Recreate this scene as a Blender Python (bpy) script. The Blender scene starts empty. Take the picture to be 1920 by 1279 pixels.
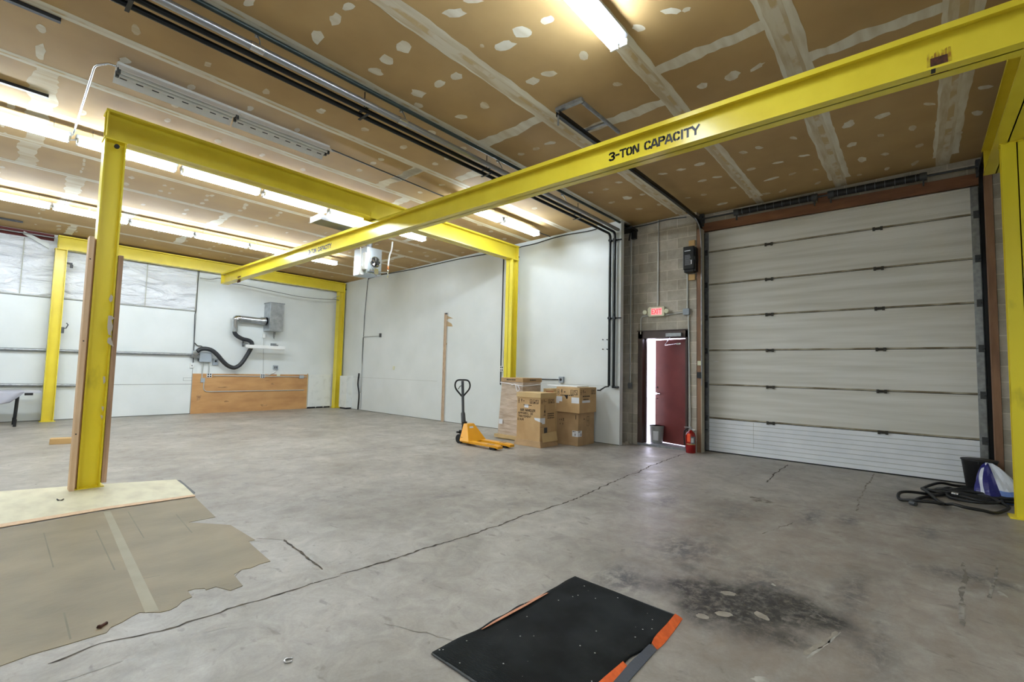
import bpy, math, random
from mathutils import Vector, Matrix
import numpy as np
random.seed(7)
S = bpy.context.scene
COL = S.collection

# ------------------------------------------------------------------ camera
YAW, PITCH, ROLL, FPX, CAMZ = 0.7164554, 0.06279793, 0.02381486, 871.232, 1.4
_f = Vector((math.cos(YAW)*math.cos(PITCH), math.sin(YAW)*math.cos(PITCH), math.sin(PITCH)))
_r = Vector((math.sin(YAW), -math.cos(YAW), 0)); _u = _r.cross(_f)
_r2 = _r*math.cos(ROLL) + _u*math.sin(ROLL); _u2 = -_r*math.sin(ROLL) + _u*math.cos(ROLL)
cam = bpy.data.cameras.new('camera'); camo = bpy.data.objects.new('camera', cam); COL.objects.link(camo)
camo.matrix_world = Matrix(((_r2.x, _u2.x, -_f.x, 0), (_r2.y, _u2.y, -_f.y, 0), (_r2.z, _u2.z, -_f.z, CAMZ), (0, 0, 0, 1)))
cam.sensor_width = 36; cam.lens = FPX/1920*36; cam.clip_start = 0.05; cam.clip_end = 200
S.camera = camo

# ------------------------------------------------------------------ world, colour management
wd = bpy.data.worlds.new('world'); S.world = wd; wd.use_nodes = True
bg = wd.node_tree.nodes['Background']; bg.inputs[0].default_value = (0.80, 0.78, 1.0, 1); bg.inputs[1].default_value = 7.0
S.view_settings.view_transform = 'Standard'; S.view_settings.look = 'None'
S.view_settings.gamma = 1; S.view_settings.use_curve_mapping = False
S.view_settings.exposure = 0.22
TUBE_STRENGTH = 84.0
S.cycles.use_denoising = True
S.cycles.max_bounces = 8; S.cycles.diffuse_bounces = 5; S.cycles.glossy_bounces = 3
S.cycles.sample_clamp_indirect = 6.0

# ------------------------------------------------------------------ the room's measured planes
XC, XB, XG, YW = 8.21, 8.66, 8.93, 15.0        # white wall, block wall, overhead door, left wall
def cz(y): return 4.48 - 0.0135*y               # ceiling height
def ray(px, py):
    return _r2*((px-960)/FPX) - _u2*((py-639.5)/FPX) + _f
def onX(px, py, v): d = ray(px, py); return Vector((0, 0, CAMZ)) + d*(v/d.x)
def onY(px, py, v): d = ray(px, py); return Vector((0, 0, CAMZ)) + d*(v/d.y)
def onZ(px, py, v=0.0): d = ray(px, py); return Vector((0, 0, CAMZ)) + d*((v-CAMZ)/d.z)
def onC(px, py, off=0.0):
    d = ray(px, py); return Vector((0, 0, CAMZ)) + d*((4.48-off-CAMZ)/(d.z+0.0135*d.y))

# ------------------------------------------------------------------ materials
def lin(c):
    return tuple(((x/255)/12.92 if x/255 <= 0.04045 else ((x/255+0.055)/1.055)**2.4) for x in c)
MATS = {}
def mat(name, c, rough=0.5, metal=0.0, c2=None, scale=4.0, thr=(0.35, 0.7), bump=0.0, bscale=60.0, stretch=(1, 1, 1), emit=None, es=0.0, detail=6.0, spec=None):
    m = bpy.data.materials.new(name); m.use_nodes = True; nt = m.node_tree; N = nt.nodes; L = nt.links
    b = N['Principled BSDF']; b.inputs['Roughness'].default_value = rough; b.inputs['Metallic'].default_value = metal
    if spec is not None: b.inputs['Specular IOR Level'].default_value = spec
    b.inputs['Base Color'].default_value = (*lin(c), 1)
    tc = N.new('ShaderNodeTexCoord'); mp = N.new('ShaderNodeMapping'); mp.inputs['Scale'].default_value = stretch
    L.new(tc.outputs['Object'], mp.inputs[0])
    nz = N.new('ShaderNodeTexNoise'); nz.inputs['Scale'].default_value = scale; nz.inputs['Detail'].default_value = detail
    L.new(mp.outputs[0], nz.inputs['Vector'])
    c2 = c2 or tuple(max(0, x-10) for x in c)
    rp = N.new('ShaderNodeValToRGB'); rp.color_ramp.elements[0].position = thr[0]; rp.color_ramp.elements[1].position = thr[1]
    rp.color_ramp.elements[0].color = (*lin(c2), 1); rp.color_ramp.elements[1].color = (*lin(c), 1)
    L.new(nz.outputs['Fac'], rp.inputs[0]); L.new(rp.outputs[0], b.inputs['Base Color'])
    if bump:
        n2 = N.new('ShaderNodeTexNoise'); n2.inputs['Scale'].default_value = bscale; n2.inputs['Detail'].default_value = 4
        L.new(mp.outputs[0], n2.inputs['Vector'])
        bp = N.new('ShaderNodeBump'); bp.inputs['Strength'].default_value = bump; bp.inputs['Distance'].default_value = 0.01
        L.new(n2.outputs['Fac'], bp.inputs['Height']); L.new(bp.outputs[0], b.inputs['Normal'])
    if emit:
        b.inputs['Emission Color'].default_value = (*lin(emit), 1); b.inputs['Emission Strength'].default_value = es
    MATS[name] = m
    return m
Y_ = mat('yellow_paint', (232, 213, 66), 0.26, c2=(221, 200, 56), scale=2.5, bump=0.06, bscale=30)
YD = mat('yellow_paint_dirty', (240, 220, 46), 0.42, c2=(180, 164, 30), scale=3.0, thr=(0.26, 0.40), stretch=(1, 1, 0.4), bump=0.05)
BLK = mat('black_paint', (24, 24, 26), 0.45)
BPIPE = mat('black_pipe', (34, 36, 38), 0.28, 0.5)
GALV = mat('galvanised', (165, 168, 170), 0.38, 0.75, c2=(140, 143, 146), scale=18)
STEEL = mat('bright_steel', (205, 207, 210), 0.2, 0.95)
DUCT = mat('duct_metal', (186, 190, 194), 0.3, 0.85, c2=(160, 164, 168), scale=10)
GREYP = mat('grey_paint_box', (160, 168, 176), 0.45)
DGREY = mat('dark_grey', (70, 72, 74), 0.5)
WALLP = mat('white_wall', (224, 227, 226), 0.42, c2=(213, 217, 215), scale=1.3, thr=(0.3, 0.75), bump=0.04, bscale=14)
WALLS = mat('white_panel', (226, 228, 224), 0.5, c2=(208, 210, 204), scale=5, thr=(0.25, 0.5))
SEAM = mat('seam_dark', (120, 120, 112), 0.8)
SEAML = mat('seam_light', (178, 178, 168), 0.8)
WHITE = mat('white_enamel', (232, 232, 230), 0.35)
HOUSE = mat('fixture_housing', (150, 152, 156), 0.4, 0.3)
TUBE = mat('lit_tube', (255, 255, 255), 0.4, emit=(229, 243, 255), es=TUBE_STRENGTH)
TUBEOFF = mat('unlit_tube', (225, 225, 222), 0.25)
WOOD = mat('jamb_wood', (150, 112, 82), 0.6, c2=(120, 86, 62), scale=3, stretch=(3, 3, 0.5), bump=0.1)
WOODH = mat('header_wood', (146, 100, 68), 0.6, c2=(116, 76, 52), scale=3, stretch=(3, 0.5, 3), bump=0.1)
STUD = mat('bare_stud', (228, 196, 160), 0.7, c2=(212, 178, 142), scale=4, stretch=(6, 6, 0.4), bump=0.1)
STUD2 = mat('old_stud', (196, 162, 130), 0.75, c2=(146, 114, 88), scale=4, stretch=(6, 6, 0.4), bump=0.1)
PINE = mat('pine_block', (206, 168, 112), 0.6)
PLY = mat('stained_plywood', (194, 148, 96), 0.55, c2=(172, 125, 78), scale=2.2, thr=(0.35, 0.6), stretch=(0.6, 1, 2.0), bump=0.06)
PLYD = mat('plywood_stain', (140, 100, 64), 0.6, c2=(190, 148, 100), scale=9, thr=(0.42, 0.6), stretch=(0.6, 1, 3))
PAPER = mat('torn_paper', (196, 186, 172), 0.9)
TAN = mat('torn_drywall_paper', (190, 166, 132), 0.9)
CARD = mat('cardboard', (200, 166, 120), 0.75, c2=(184, 150, 104), scale=3, bump=0.05)
CARD2 = mat('cardboard_dull', (186, 154, 114), 0.75, c2=(166, 136, 98), scale=4, bump=0.05)
CARDL = mat('cardboard_pale', (205, 176, 128), 0.75)
WRAP = mat('wrapped_cardboard', (206, 188, 170), 0.25, c2=(178, 158, 138), scale=3.0, thr=(0.35, 0.65), stretch=(1, 1, 6), bump=0.4, bscale=12)
FILM = mat('white_film', (226, 224, 226), 0.35)
INK = mat('box_ink', (62, 48, 36), 0.7)
LABEL = mat('label_paper', (228, 230, 234), 0.5)
SCUFF = mat('label_print', (128, 130, 138), 0.6)
JACKY = mat('jack_yellow', (236, 168, 28), 0.35, c2=(226, 156, 24), scale=5)
RUB = mat('black_rubber', (26, 26, 27), 0.55, bump=0.05)
RED = mat('extinguisher_red', (150, 20, 20), 0.25)
ORG = mat('orange_tag', (255, 96, 50), 0.5)
TAPE = mat('orange_tape', (240, 112, 50), 0.5, c2=(218, 94, 42), scale=30, bump=0.3)
DUCTT = mat('grey_tape', (86, 90, 98), 0.45, bump=0.2)
PTAPE = mat('pale_orange_tape', (205, 140, 104), 0.55)
MAROON = mat('door_maroon', (124, 62, 58), 0.32, c2=(98, 44, 42), scale=2)
FRAME = mat('door_frame_brown', (78, 60, 54), 0.4)
PLAST = mat('grey_bucket', (168, 172, 168), 0.5)
BAGW = mat('bag_white', (222, 226, 236), 0.35, bump=0.3, bscale=20)
BAGB = mat('bag_blue', (34, 34, 120), 0.35, bump=0.2, bscale=20)
BAGL = mat('bag_light_blue', (110, 140, 205), 0.35)
PINK = mat('exit_panel', (255, 190, 190), 0.4, emit=(255, 150, 150), es=0.55)
EXITR = mat('exit_letters', (250, 60, 60), 0.4, emit=(255, 70, 80), es=0.75)
CREAMP = mat('cream_plastic', (222, 220, 190), 0.4)
RUST = mat('rust', (112, 64, 42), 0.8, c2=(52, 32, 24), scale=25)
RUSTS = mat('rust_stain', (160, 118, 24), 0.6, c2=(205, 184, 36), scale=14, thr=(0.42, 0.58))
GREYF = mat('grey_cloth', (178, 178, 188), 0.7, bump=0.2, bscale=8)
TABT = mat('table_top', (190, 190, 196), 0.5)
REDB = mat('dark_red_membrane', (96, 40, 36), 0.8)
COPPER = mat('brass_valve', (190, 120, 80), 0.35, 0.8)
FOAM = mat('white_foam', (240, 240, 240), 0.6)
CRACK = mat('floor_crack', (58, 50, 42), 0.9, c2=(96, 86, 74), scale=14, thr=(0.42, 0.56))
CRACKF = mat('faint_crack', (112, 104, 94), 0.85, c2=(150, 144, 134), scale=10, thr=(0.45, 0.55))
CHALK = mat('pale_mark', (184, 180, 172), 0.7, c2=(150, 145, 136), scale=14)
COND = mat('conduit_metal', (196, 197, 194), 0.35, 0.35)

# ------------------------------------------------------------------ mesh builder
class MB:
    def __init__(s): s.v = []; s.f = []; s.m = []; s.sm = []
    def add(s, vs, fs, mi=0, sm=False):
        b = len(s.v); s.v += [Vector(p) for p in vs]
        for f in fs: s.f.append([b+i for i in f]); s.m.append(mi); s.sm.append(sm)
        return s
    def box(s, a, b, mi=0):
        x0, x1 = sorted((a[0], b[0])); y0, y1 = sorted((a[1], b[1])); z0, z1 = sorted((a[2], b[2]))
        vs = [(x0, y0, z0), (x1, y0, z0), (x1, y1, z0), (x0, y1, z0), (x0, y0, z1), (x1, y0, z1), (x1, y1, z1), (x0, y1, z1)]
        return s.add(vs, [(0, 3, 2, 1), (4, 5, 6, 7), (0, 1, 5, 4), (1, 2, 6, 5), (2, 3, 7, 6), (3, 0, 4, 7)], mi)
    def hexa(s, vs, mi=0):
        return s.add(vs, [(0, 3, 2, 1), (4, 5, 6, 7), (0, 1, 5, 4), (1, 2, 6, 5), (2, 3, 7, 6), (3, 0, 4, 7)], mi)
    def prism(s, pts, off, mi=0, mi_top=None):
        n = len(pts); off = Vector(off); vs = [Vector(p) for p in pts] + [Vector(p)+off for p in pts]
        s.add(vs, [tuple(range(n-1, -1, -1))] + [(i, (i+1) % n, (i+1) % n+n, i+n) for i in range(n)], mi)
        return s.add(vs[n:], [tuple(range(n))], mi if mi_top is None else mi_top)
    def poly(s, pts, mi=0): return s.add(pts, [tuple(range(len(pts)))], mi)
    def tube(s, pts, r, n=8, mi=0, caps=True, sm=True):
        P = [Vector(p) for p in pts]; rr = r if isinstance(r, (list, tuple)) else [r]*len(P)
        t = [(P[min(i+1, len(P)-1)]-P[max(i-1, 0)]).normalized() for i in range(len(P))]
        a = Vector((0, 0, 1)) if abs(t[0].z) < 0.9 else Vector((1, 0, 0))
        u = t[0].cross(a).normalized(); vs = []; fs = []
        for i, p in enumerate(P):
            u = (u - t[i]*u.dot(t[i])).normalized(); w = t[i].cross(u)
            for k in range(n):
                an = 2*math.pi*k/n; vs.append(p + (u*math.cos(an)+w*math.sin(an))*rr[i])
        for i in range(len(P)-1):
            for k in range(n): fs.append((i*n+k, i*n+(k+1) % n, (i+1)*n+(k+1) % n, (i+1)*n+k))
        s.add(vs, fs, mi, sm)
        if caps:
            s.add(vs[:n], [tuple(range(n-1, -1, -1))], mi); s.add(vs[-n:], [tuple(range(n))], mi)
        return s
    def cyl(s, a, b, r, r2=None, n=16, mi=0, caps=True): return s.tube([a, b], [r, r if r2 is None else r2], n, mi, caps)
    def disc_dome(s, c, r, h, n=16, mi=0):
        ps = []; rs = []
        for i in range(6):
            an = i/5*math.pi/2; ps.append((c[0], c[1], c[2]+h*math.sin(an))); rs.append(max(r*math.cos(an), 0.002))
        return s.tube(ps, rs, n, mi)
    def ibeam(s, ax, a0, a1, c, z0, z1, w, tf=0.016, tw=0.010, cap=0.0, mi=0):
        def B(p0, p1, q0, q1, r0, r1):
            if ax == 'x': s.box((p0, q0, r0), (p1, q1, r1), mi)
            else: s.box((q0, p0, r0), (q1, p1, r1), mi)
        B(a0, a1, c-w/2, c+w/2, z0, z0+tf); B(a0, a1, c-w/2, c+w/2, z1-tf, z1); B(a0, a1, c-tw/2, c+tw/2, z0, z1)
        if cap:
            for sgn in (-1, 1):
                e = c+sgn*(w/2); B(a0, a1, e, e+sgn*0.008, z1-cap, z1)
        return s
    def hcol(s, x0, x1, y0, y1, z0, z1, tf=0.014, tw=0.010, mi=0):
        s.box((x0, y0, z0), (x0+tf, y1, z1), mi); s.box((x1-tf, y0, z0), (x1, y1, z1), mi)
        yc = (y0+y1)/2; return s.box((x0, yc-tw/2, z0), (x1, yc+tw/2, z1), mi)

def wloc(o):
    p = Vector((0, 0, 0))
    while o: p = p + Vector(o.location); o = o.parent
    return p
def tag(o, label=None, cat=None, group=None, kind=None):
    if label: o['label'] = label
    if cat: o['category'] = cat
    if group: o['group'] = group
    if kind: o['kind'] = kind
    return o
def thing(name, label, cat, loc=(0, 0, 0), group=None):
    o = bpy.data.objects.new(name, None); o.empty_display_size = 0.1; COL.objects.link(o); o.location = loc
    return tag(o, label, cat, group)
def clusters(mb):
    """far-apart pieces of a builder, as lists of face indices"""
    n = len(mb.v); par = list(range(n))
    def fd(a):
        while par[a] != a: par[a] = par[par[a]]; a = par[a]
        return a
    for f in mb.f:
        for q in f[1:]: par[fd(f[0])] = fd(q)
    isl = {}
    for i, f in enumerate(mb.f): isl.setdefault(fd(f[0]), []).append(i)
    L_ = []
    for fs in isl.values():
        vs = [mb.v[q] for i in fs for q in mb.f[i]]
        L_.append([[min(v[k] for v in vs)-.004 for k in range(3)], [max(v[k] for v in vs)+.004 for k in range(3)], fs])
    ch = True
    while ch:
        ch = False
        for i in range(len(L_)):
            for j in range(i+1, len(L_)):
                a, b = L_[i], L_[j]
                if all(a[0][k] <= b[1][k] and b[0][k] <= a[1][k] for k in range(3)):
                    L_[i] = [[min(a[0][k], b[0][k]) for k in range(3)], [max(a[1][k], b[1][k]) for k in range(3)], a[2]+b[2]]; L_.pop(j); ch = True; break
            if ch: break
    return [c[2] for c in L_]
WHOLE = ('lettering',)
def paint(mb, mats, o):
    """flat marks laid on a part, kept inside that part's own mesh"""
    if not isinstance(mats, (list, tuple)): mats = [mats]
    me = o.data; org = wloc(o); k = len(me.vertices); b = len(me.materials)
    vs = [tuple(v.co) for v in me.vertices]+[tuple(v-org) for v in mb.v]; fs = [list(p.vertices) for p in me.polygons]+[[q+k for q in f] for f in mb.f]
    mi = [p.material_index for p in me.polygons]+[m_+b for m_ in mb.m]; sm = [p.use_smooth for p in me.polygons]+mb.sm
    new = bpy.data.meshes.new(me.name); new.from_pydata(vs, [], fs)
    for m_ in list(me.materials)+list(mats): new.materials.append(m_)
    new.polygons.foreach_set('material_index', mi); new.polygons.foreach_set('use_smooth', sm); new.update(); o.data = new
def build(name, mb, mats, parent=None, **k):
    if parent is not None and name not in WHOLE:
        cl = clusters(mb)
        if 1 < len(cl) <= 60:
            first = None
            for fs in cl:
                m2 = MB(); mp = {}
                for i in fs:
                    f = []
                    for q in mb.f[i]:
                        if q not in mp: mp[q] = len(m2.v); m2.v.append(mb.v[q])
                        f.append(mp[q])
                    m2.f.append(f); m2.m.append(mb.m[i]); m2.sm.append(mb.sm[i])
                o = build1(name, m2, mats, parent, **k); first = first or o
            return first
    return build1(name, mb, mats, parent, **k)
def build1(name, mb, mats, parent=None, bevel=0.0, label=None, cat=None, group=None, kind=None, segs=2):
    if not isinstance(mats, (list, tuple)): mats = [mats]
    if parent is None:
        xs = [v.x for v in mb.v]; ys = [v.y for v in mb.v]; zs = [v.z for v in mb.v]
        org = Vector(((min(xs)+max(xs))/2, (min(ys)+max(ys))/2, min(zs)))
    else: org = wloc(parent)
    me = bpy.data.meshes.new(name); me.from_pydata([tuple(v-org) for v in mb.v], [], mb.f)
    for m in mats: me.materials.append(m)
    me.polygons.foreach_set('material_index', mb.m); me.polygons.foreach_set('use_smooth', mb.sm); me.update()
    o = bpy.data.objects.new(name, me); COL.objects.link(o)
    if parent is None: o.location = org
    else: o.parent = parent
    if bevel:
        md = o.modifiers.new('bevel', 'BEVEL'); md.width = bevel; md.segments = segs; md.limit_method = 'ANGLE'; md.angle_limit = 0.6
    return tag(o, label, cat, group, kind)
def copytree(o, parent=None):
    c = o.copy(); COL.objects.link(c); c.parent = parent
    for ch in [q for q in bpy.data.objects if q.parent == o]: copytree(ch, c)
    return c
def kids(o): return [q for q in bpy.data.objects if q.parent == o]

def bez(pts, k=6):
    """Catmull-Rom through points"""
    P = [Vector(p) for p in pts]; P = [P[0]*2-P[1]] + P + [P[-1]*2-P[-2]]; out = []
    for i in range(1, len(P)-2):
        for j in range(k):
            t = j/k; a, b, c, d = P[i-1], P[i], P[i+1], P[i+2]
            out.append(0.5*((2*b)+(c-a)*t+(2*a-5*b+4*c-d)*t*t+(3*b-a-3*c+d)*t**3))
    out.append(P[-2]); return out
def fillet(pts, r=0.06, k=4):
    P = [Vector(p) for p in pts]; out = [P[0]]
    for i in range(1, len(P)-1):
        a = (P[i-1]-P[i]); b = (P[i+1]-P[i]); rr = min(r, a.length*0.45, b.length*0.45)
        s0 = P[i]+a.normalized()*rr; s1 = P[i]+b.normalized()*rr
        for j in range(k+1):
            t = j/k; out.append(s0*(1-t)**2+P[i]*2*t*(1-t)+s1*t*t)
    out.append(P[-1]); return out

class Face:
    """a drawing frame on a flat face: o origin, u right, v up, n out"""
    def __init__(s, o, u, v, lift=0.0015):
        s.o = Vector(o); s.u = Vector(u); s.v = Vector(v); s.n = s.u.cross(s.v).normalized(); s.l = lift
    def P(s, a, b, l=None): return s.o+s.u*a+s.v*b+s.n*(s.l if l is None else l)
    def rect(s, mb, a0, b0, a1, b1, mi=0, l=None): return mb.poly([s.P(a0, b0, l), s.P(a1, b0, l), s.P(a1, b1, l), s.P(a0, b1, l)], mi)
    def frame(s, mb, a0, b0, a1, b1, t, mi=0):
        s.rect(mb, a0, b0, a1, b0+t, mi); s.rect(mb, a0, b1-t, a1, b1, mi); s.rect(mb, a0, b0, a0+t, b1, mi); s.rect(mb, a1-t, b0, a1, b1, mi)
    def rib(s, mb, pts, t, mi=0, l=None):
        for (x0, y0), (x1, y1) in zip(pts, pts[1:]):
            d = Vector((x1-x0, y1-y0)); ln = d.length or 1; d /= ln; n = Vector((-d.y, d.x))*t/2; e = d*t*0.25
            q = [(x0-e.x+n.x, y0-e.y+n.y), (x0-e.x-n.x, y0-e.y-n.y), (x1+e.x-n.x, y1+e.y-n.y), (x1+e.x+n.x, y1+e.y+n.y)]
            mb.poly([s.P(a, b, l) for a, b in q], mi)
    def poly(s, mb, pts, mi=0, l=None): return mb.poly([s.P(a, b, l) for a, b in pts], mi)

GL = {'3': (.62, [[(.05,.80),(.15,.93),(.42,.93),(.54,.8),(.54,.66),(.42,.56)],[(.42,.44),(.54,.34),(.54,.2),(.42,.07),(.15,.07),(.05,.2)],[(.27,.5),(.40,.5)]]),
 '-': (.5, [[(.08,.5),(.42,.5)]]), 'T': (.62, [[(0,.93),(.22,.93)],[(.38,.93),(.6,.93)],[(.3,.96),(.3,0)]]),
 'O': (.64, [[(.25,.93),(.12,.82),(.08,.5),(.12,.18),(.25,.07)],[(.37,.93),(.5,.82),(.54,.5),(.5,.18),(.37,.07)]]),
 'N': (.68, [[(.08,0),(.08,.88)],[(.14,.98),(.48,.08)],[(.56,.12),(.56,1)]]),
 'C': (.64, [[(.27,.93),(.12,.82),(.08,.5),(.12,.18),(.27,.07)],[(.38,.93),(.5,.86),(.54,.72)],[(.38,.07),(.5,.14),(.54,.28)]]),
 'A': (.66, [[(.02,0),(.26,.98)],[(.36,.98),(.60,0)],[(.22,.28),(.40,.28)]]),
 'P': (.62, [[(.08,0),(.08,1)],[(.20,.93),(.44,.93),(.54,.82),(.54,.64),(.44,.53),(.20,.51)]]),
 'I': (.32, [[(.14,0),(.14,1)]]), 'Y': (.64, [[(.02,1),(.26,.56)],[(.36,.56),(.60,1)],[(.31,.46),(.31,0)]]),
 'E': (.56, [[(.08,0),(.08,1)],[(.1,.93),(.5,.93)],[(.1,.5),(.44,.5)],[(.1,.07),(.5,.07)]]),
 'X': (.62, [[(.04,0),(.56,1)],[(.56,0),(.04,1)]]),
 'R': (.62, [[(.08,0),(.08,1)],[(.1,.93),(.44,.93),(.54,.82),(.54,.64),(.44,.53),(.1,.51)],[(.3,.5),(.56,0)]]),
 'H': (.64, [[(.08,0),(.08,1)],[(.54,0),(.54,1)],[(.1,.5),(.52,.5)]]),
 'D': (.64, [[(.08,0),(.08,1)],[(.1,.93),(.36,.93),(.52,.8),(.54,.5),(.52,.2),(.36,.07),(.1,.07)]]),
 'L': (.54, [[(.08,0),(.08,1)],[(.1,.07),(.5,.07)]]), 'M': (.78, [[(.08,0),(.08,1)],[(.66,0),(.66,1)],[(.1,.95),(.37,.4)],[(.64,.95),(.37,.4)]]),
 "'": (.22, [[(.1,1),(.1,.78)]]), ' ': (.42, [])}
def letters(F, mb, text, a, b, h, width=None, th=0.17, mi=0):
    tw = sum(GL[c][0] for c in text)-0.06; sx = (width/(tw) if width else h)
    x = a
    for c in text:
        w, st = GL[c]
        for p in st: F.rib(mb, [(x+q[0]*sx, b+q[1]*h) for q in p], th*h, mi)
        x += w*sx

# ================================================================== FLOOR
def floor_material():
    m = bpy.data.materials.new('concrete_floor'); m.use_nodes = True; nt = m.node_tree; N = nt.nodes; L = nt.links
    b = N['Principled BSDF']; tc = N.new('ShaderNodeTexCoord')
    def noise(sc, det=8, rough=0.6, dist=0.0, st=(1, 1, 1)):
        mp = N.new('ShaderNodeMapping'); mp.inputs['Scale'].default_value = st; L.new(tc.outputs['Object'], mp.inputs[0])
        n = N.new('ShaderNodeTexNoise'); n.inputs['Scale'].default_value = sc; n.inputs['Detail'].default_value = det
        n.inputs['Roughness'].default_value = rough; n.inputs['Distortion'].default_value = dist
        L.new(mp.outputs[0], n.inputs['Vector']); return n.outputs['Fac']
    def ramp(src, p0, p1, c0, c1):
        r = N.new('ShaderNodeValToRGB'); e = r.color_ramp.elements; e[0].position = p0; e[1].position = p1
        e[0].color = (*c0, 1); e[1].color = (*c1, 1); L.new(src, r.inputs[0]); return r.outputs[0]
    def mix(f, a, b_, mode='MIX'):
        x = N.new('ShaderNodeMix'); x.data_type = 'RGBA'; x.blend_type = mode
        if isinstance(f, float): x.inputs[0].default_value = f
        else: L.new(f, x.inputs[0])
        for s_, i in ((a, 6), (b_, 7)):
            if isinstance(s_, tuple): x.inputs[i].default_value = (*s_, 1)
            else: L.new(s_, x.inputs[i])
        return x.outputs[2]
    def math_(op, a, b_):
        x = N.new('ShaderNodeMath'); x.operation = op; x.use_clamp = True
        for s_, i in ((a, 0), (b_, 1)):
            if isinstance(s_, (int, float)): x.inputs[i].default_value = s_
            else: L.new(s_, x.inputs[i])
        return x.outputs[0]
    def attr(n):
        a = N.new('ShaderNodeAttribute'); a.attribute_name = n; return a.outputs['Fac']
    base = ramp(noise(0.9, 8, 0.62, 0.4), 0.30, 0.72, lin((146, 140, 131)), lin((188, 183, 174)))
    base = mix(0.75, base, ramp(noise(5.0, 12, 0.74, 0.8), 0.34, 0.64, (0.58, 0.56, 0.55), (1.0, 1.0, 1.0)), 'MULTIPLY')
    base = mix(0.35, base, ramp(noise(70, 6, 0.6), 0.35, 0.65, (0.75, 0.74, 0.72), (1, 1, 1)), 'MULTIPLY')
    # brown traffic film
    w = math_('MULTIPLY', attr('warm'), ramp(noise(3.2, 8, 0.65, 0.8, (1, 1.6, 1)), 0.34, 0.60, (0.15, 0.15, 0.15), (1, 1, 1)))
    base = mix(w, base, mix(0.5, lin((128, 110, 96)), base))
    # oil
    s1 = math_('MULTIPLY', attr('stain'), ramp(noise(8, 12, 0.78, 0.35, (1, 1.3, 1)), 0.40, 0.56, (0, 0, 0), (1, 1, 1)))
    base = mix(s1, base, lin((78, 76, 78)))
    s2 = math_('MULTIPLY', attr('oil'), ramp(noise(13, 12, 0.8, 0.25), 0.36, 0.54, (0.30, 0.30, 0.30), (1, 1, 1)))
    base = mix(s2, base, lin((50, 47, 44)))
    # dark scuffs and pits
    sp = ramp(noise(13, 5, 0.55, 0.5, (1.0, 0.5, 1)), 0.62, 0.70, (0, 0, 0), (1, 1, 1))
    base = mix(math_('MULTIPLY', sp, 0.5), base, lin((100, 94, 86)))
    L.new(base, b.inputs['Base Color'])
    r = N.new('ShaderNodeMapRange'); r.inputs[1].default_value = 0.3; r.inputs[2].default_value = 0.7; r.inputs[3].default_value = 0.34; r.inputs[4].default_value = 0.60
    L.new(noise(2.4, 8, 0.7, 0.5), r.inputs[0]); L.new(r.outputs[0], b.inputs['Roughness'])
    bp = N.new('ShaderNodeBump'); bp.inputs['Strength'].default_value = 0.10; bp.inputs['Distance'].default_value = 0.01
    L.new(noise(22, 8, 0.6), bp.inputs['Height']); L.new(bp.outputs[0], b.inputs['Normal'])
    return m
FLOORM = floor_material()
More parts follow.
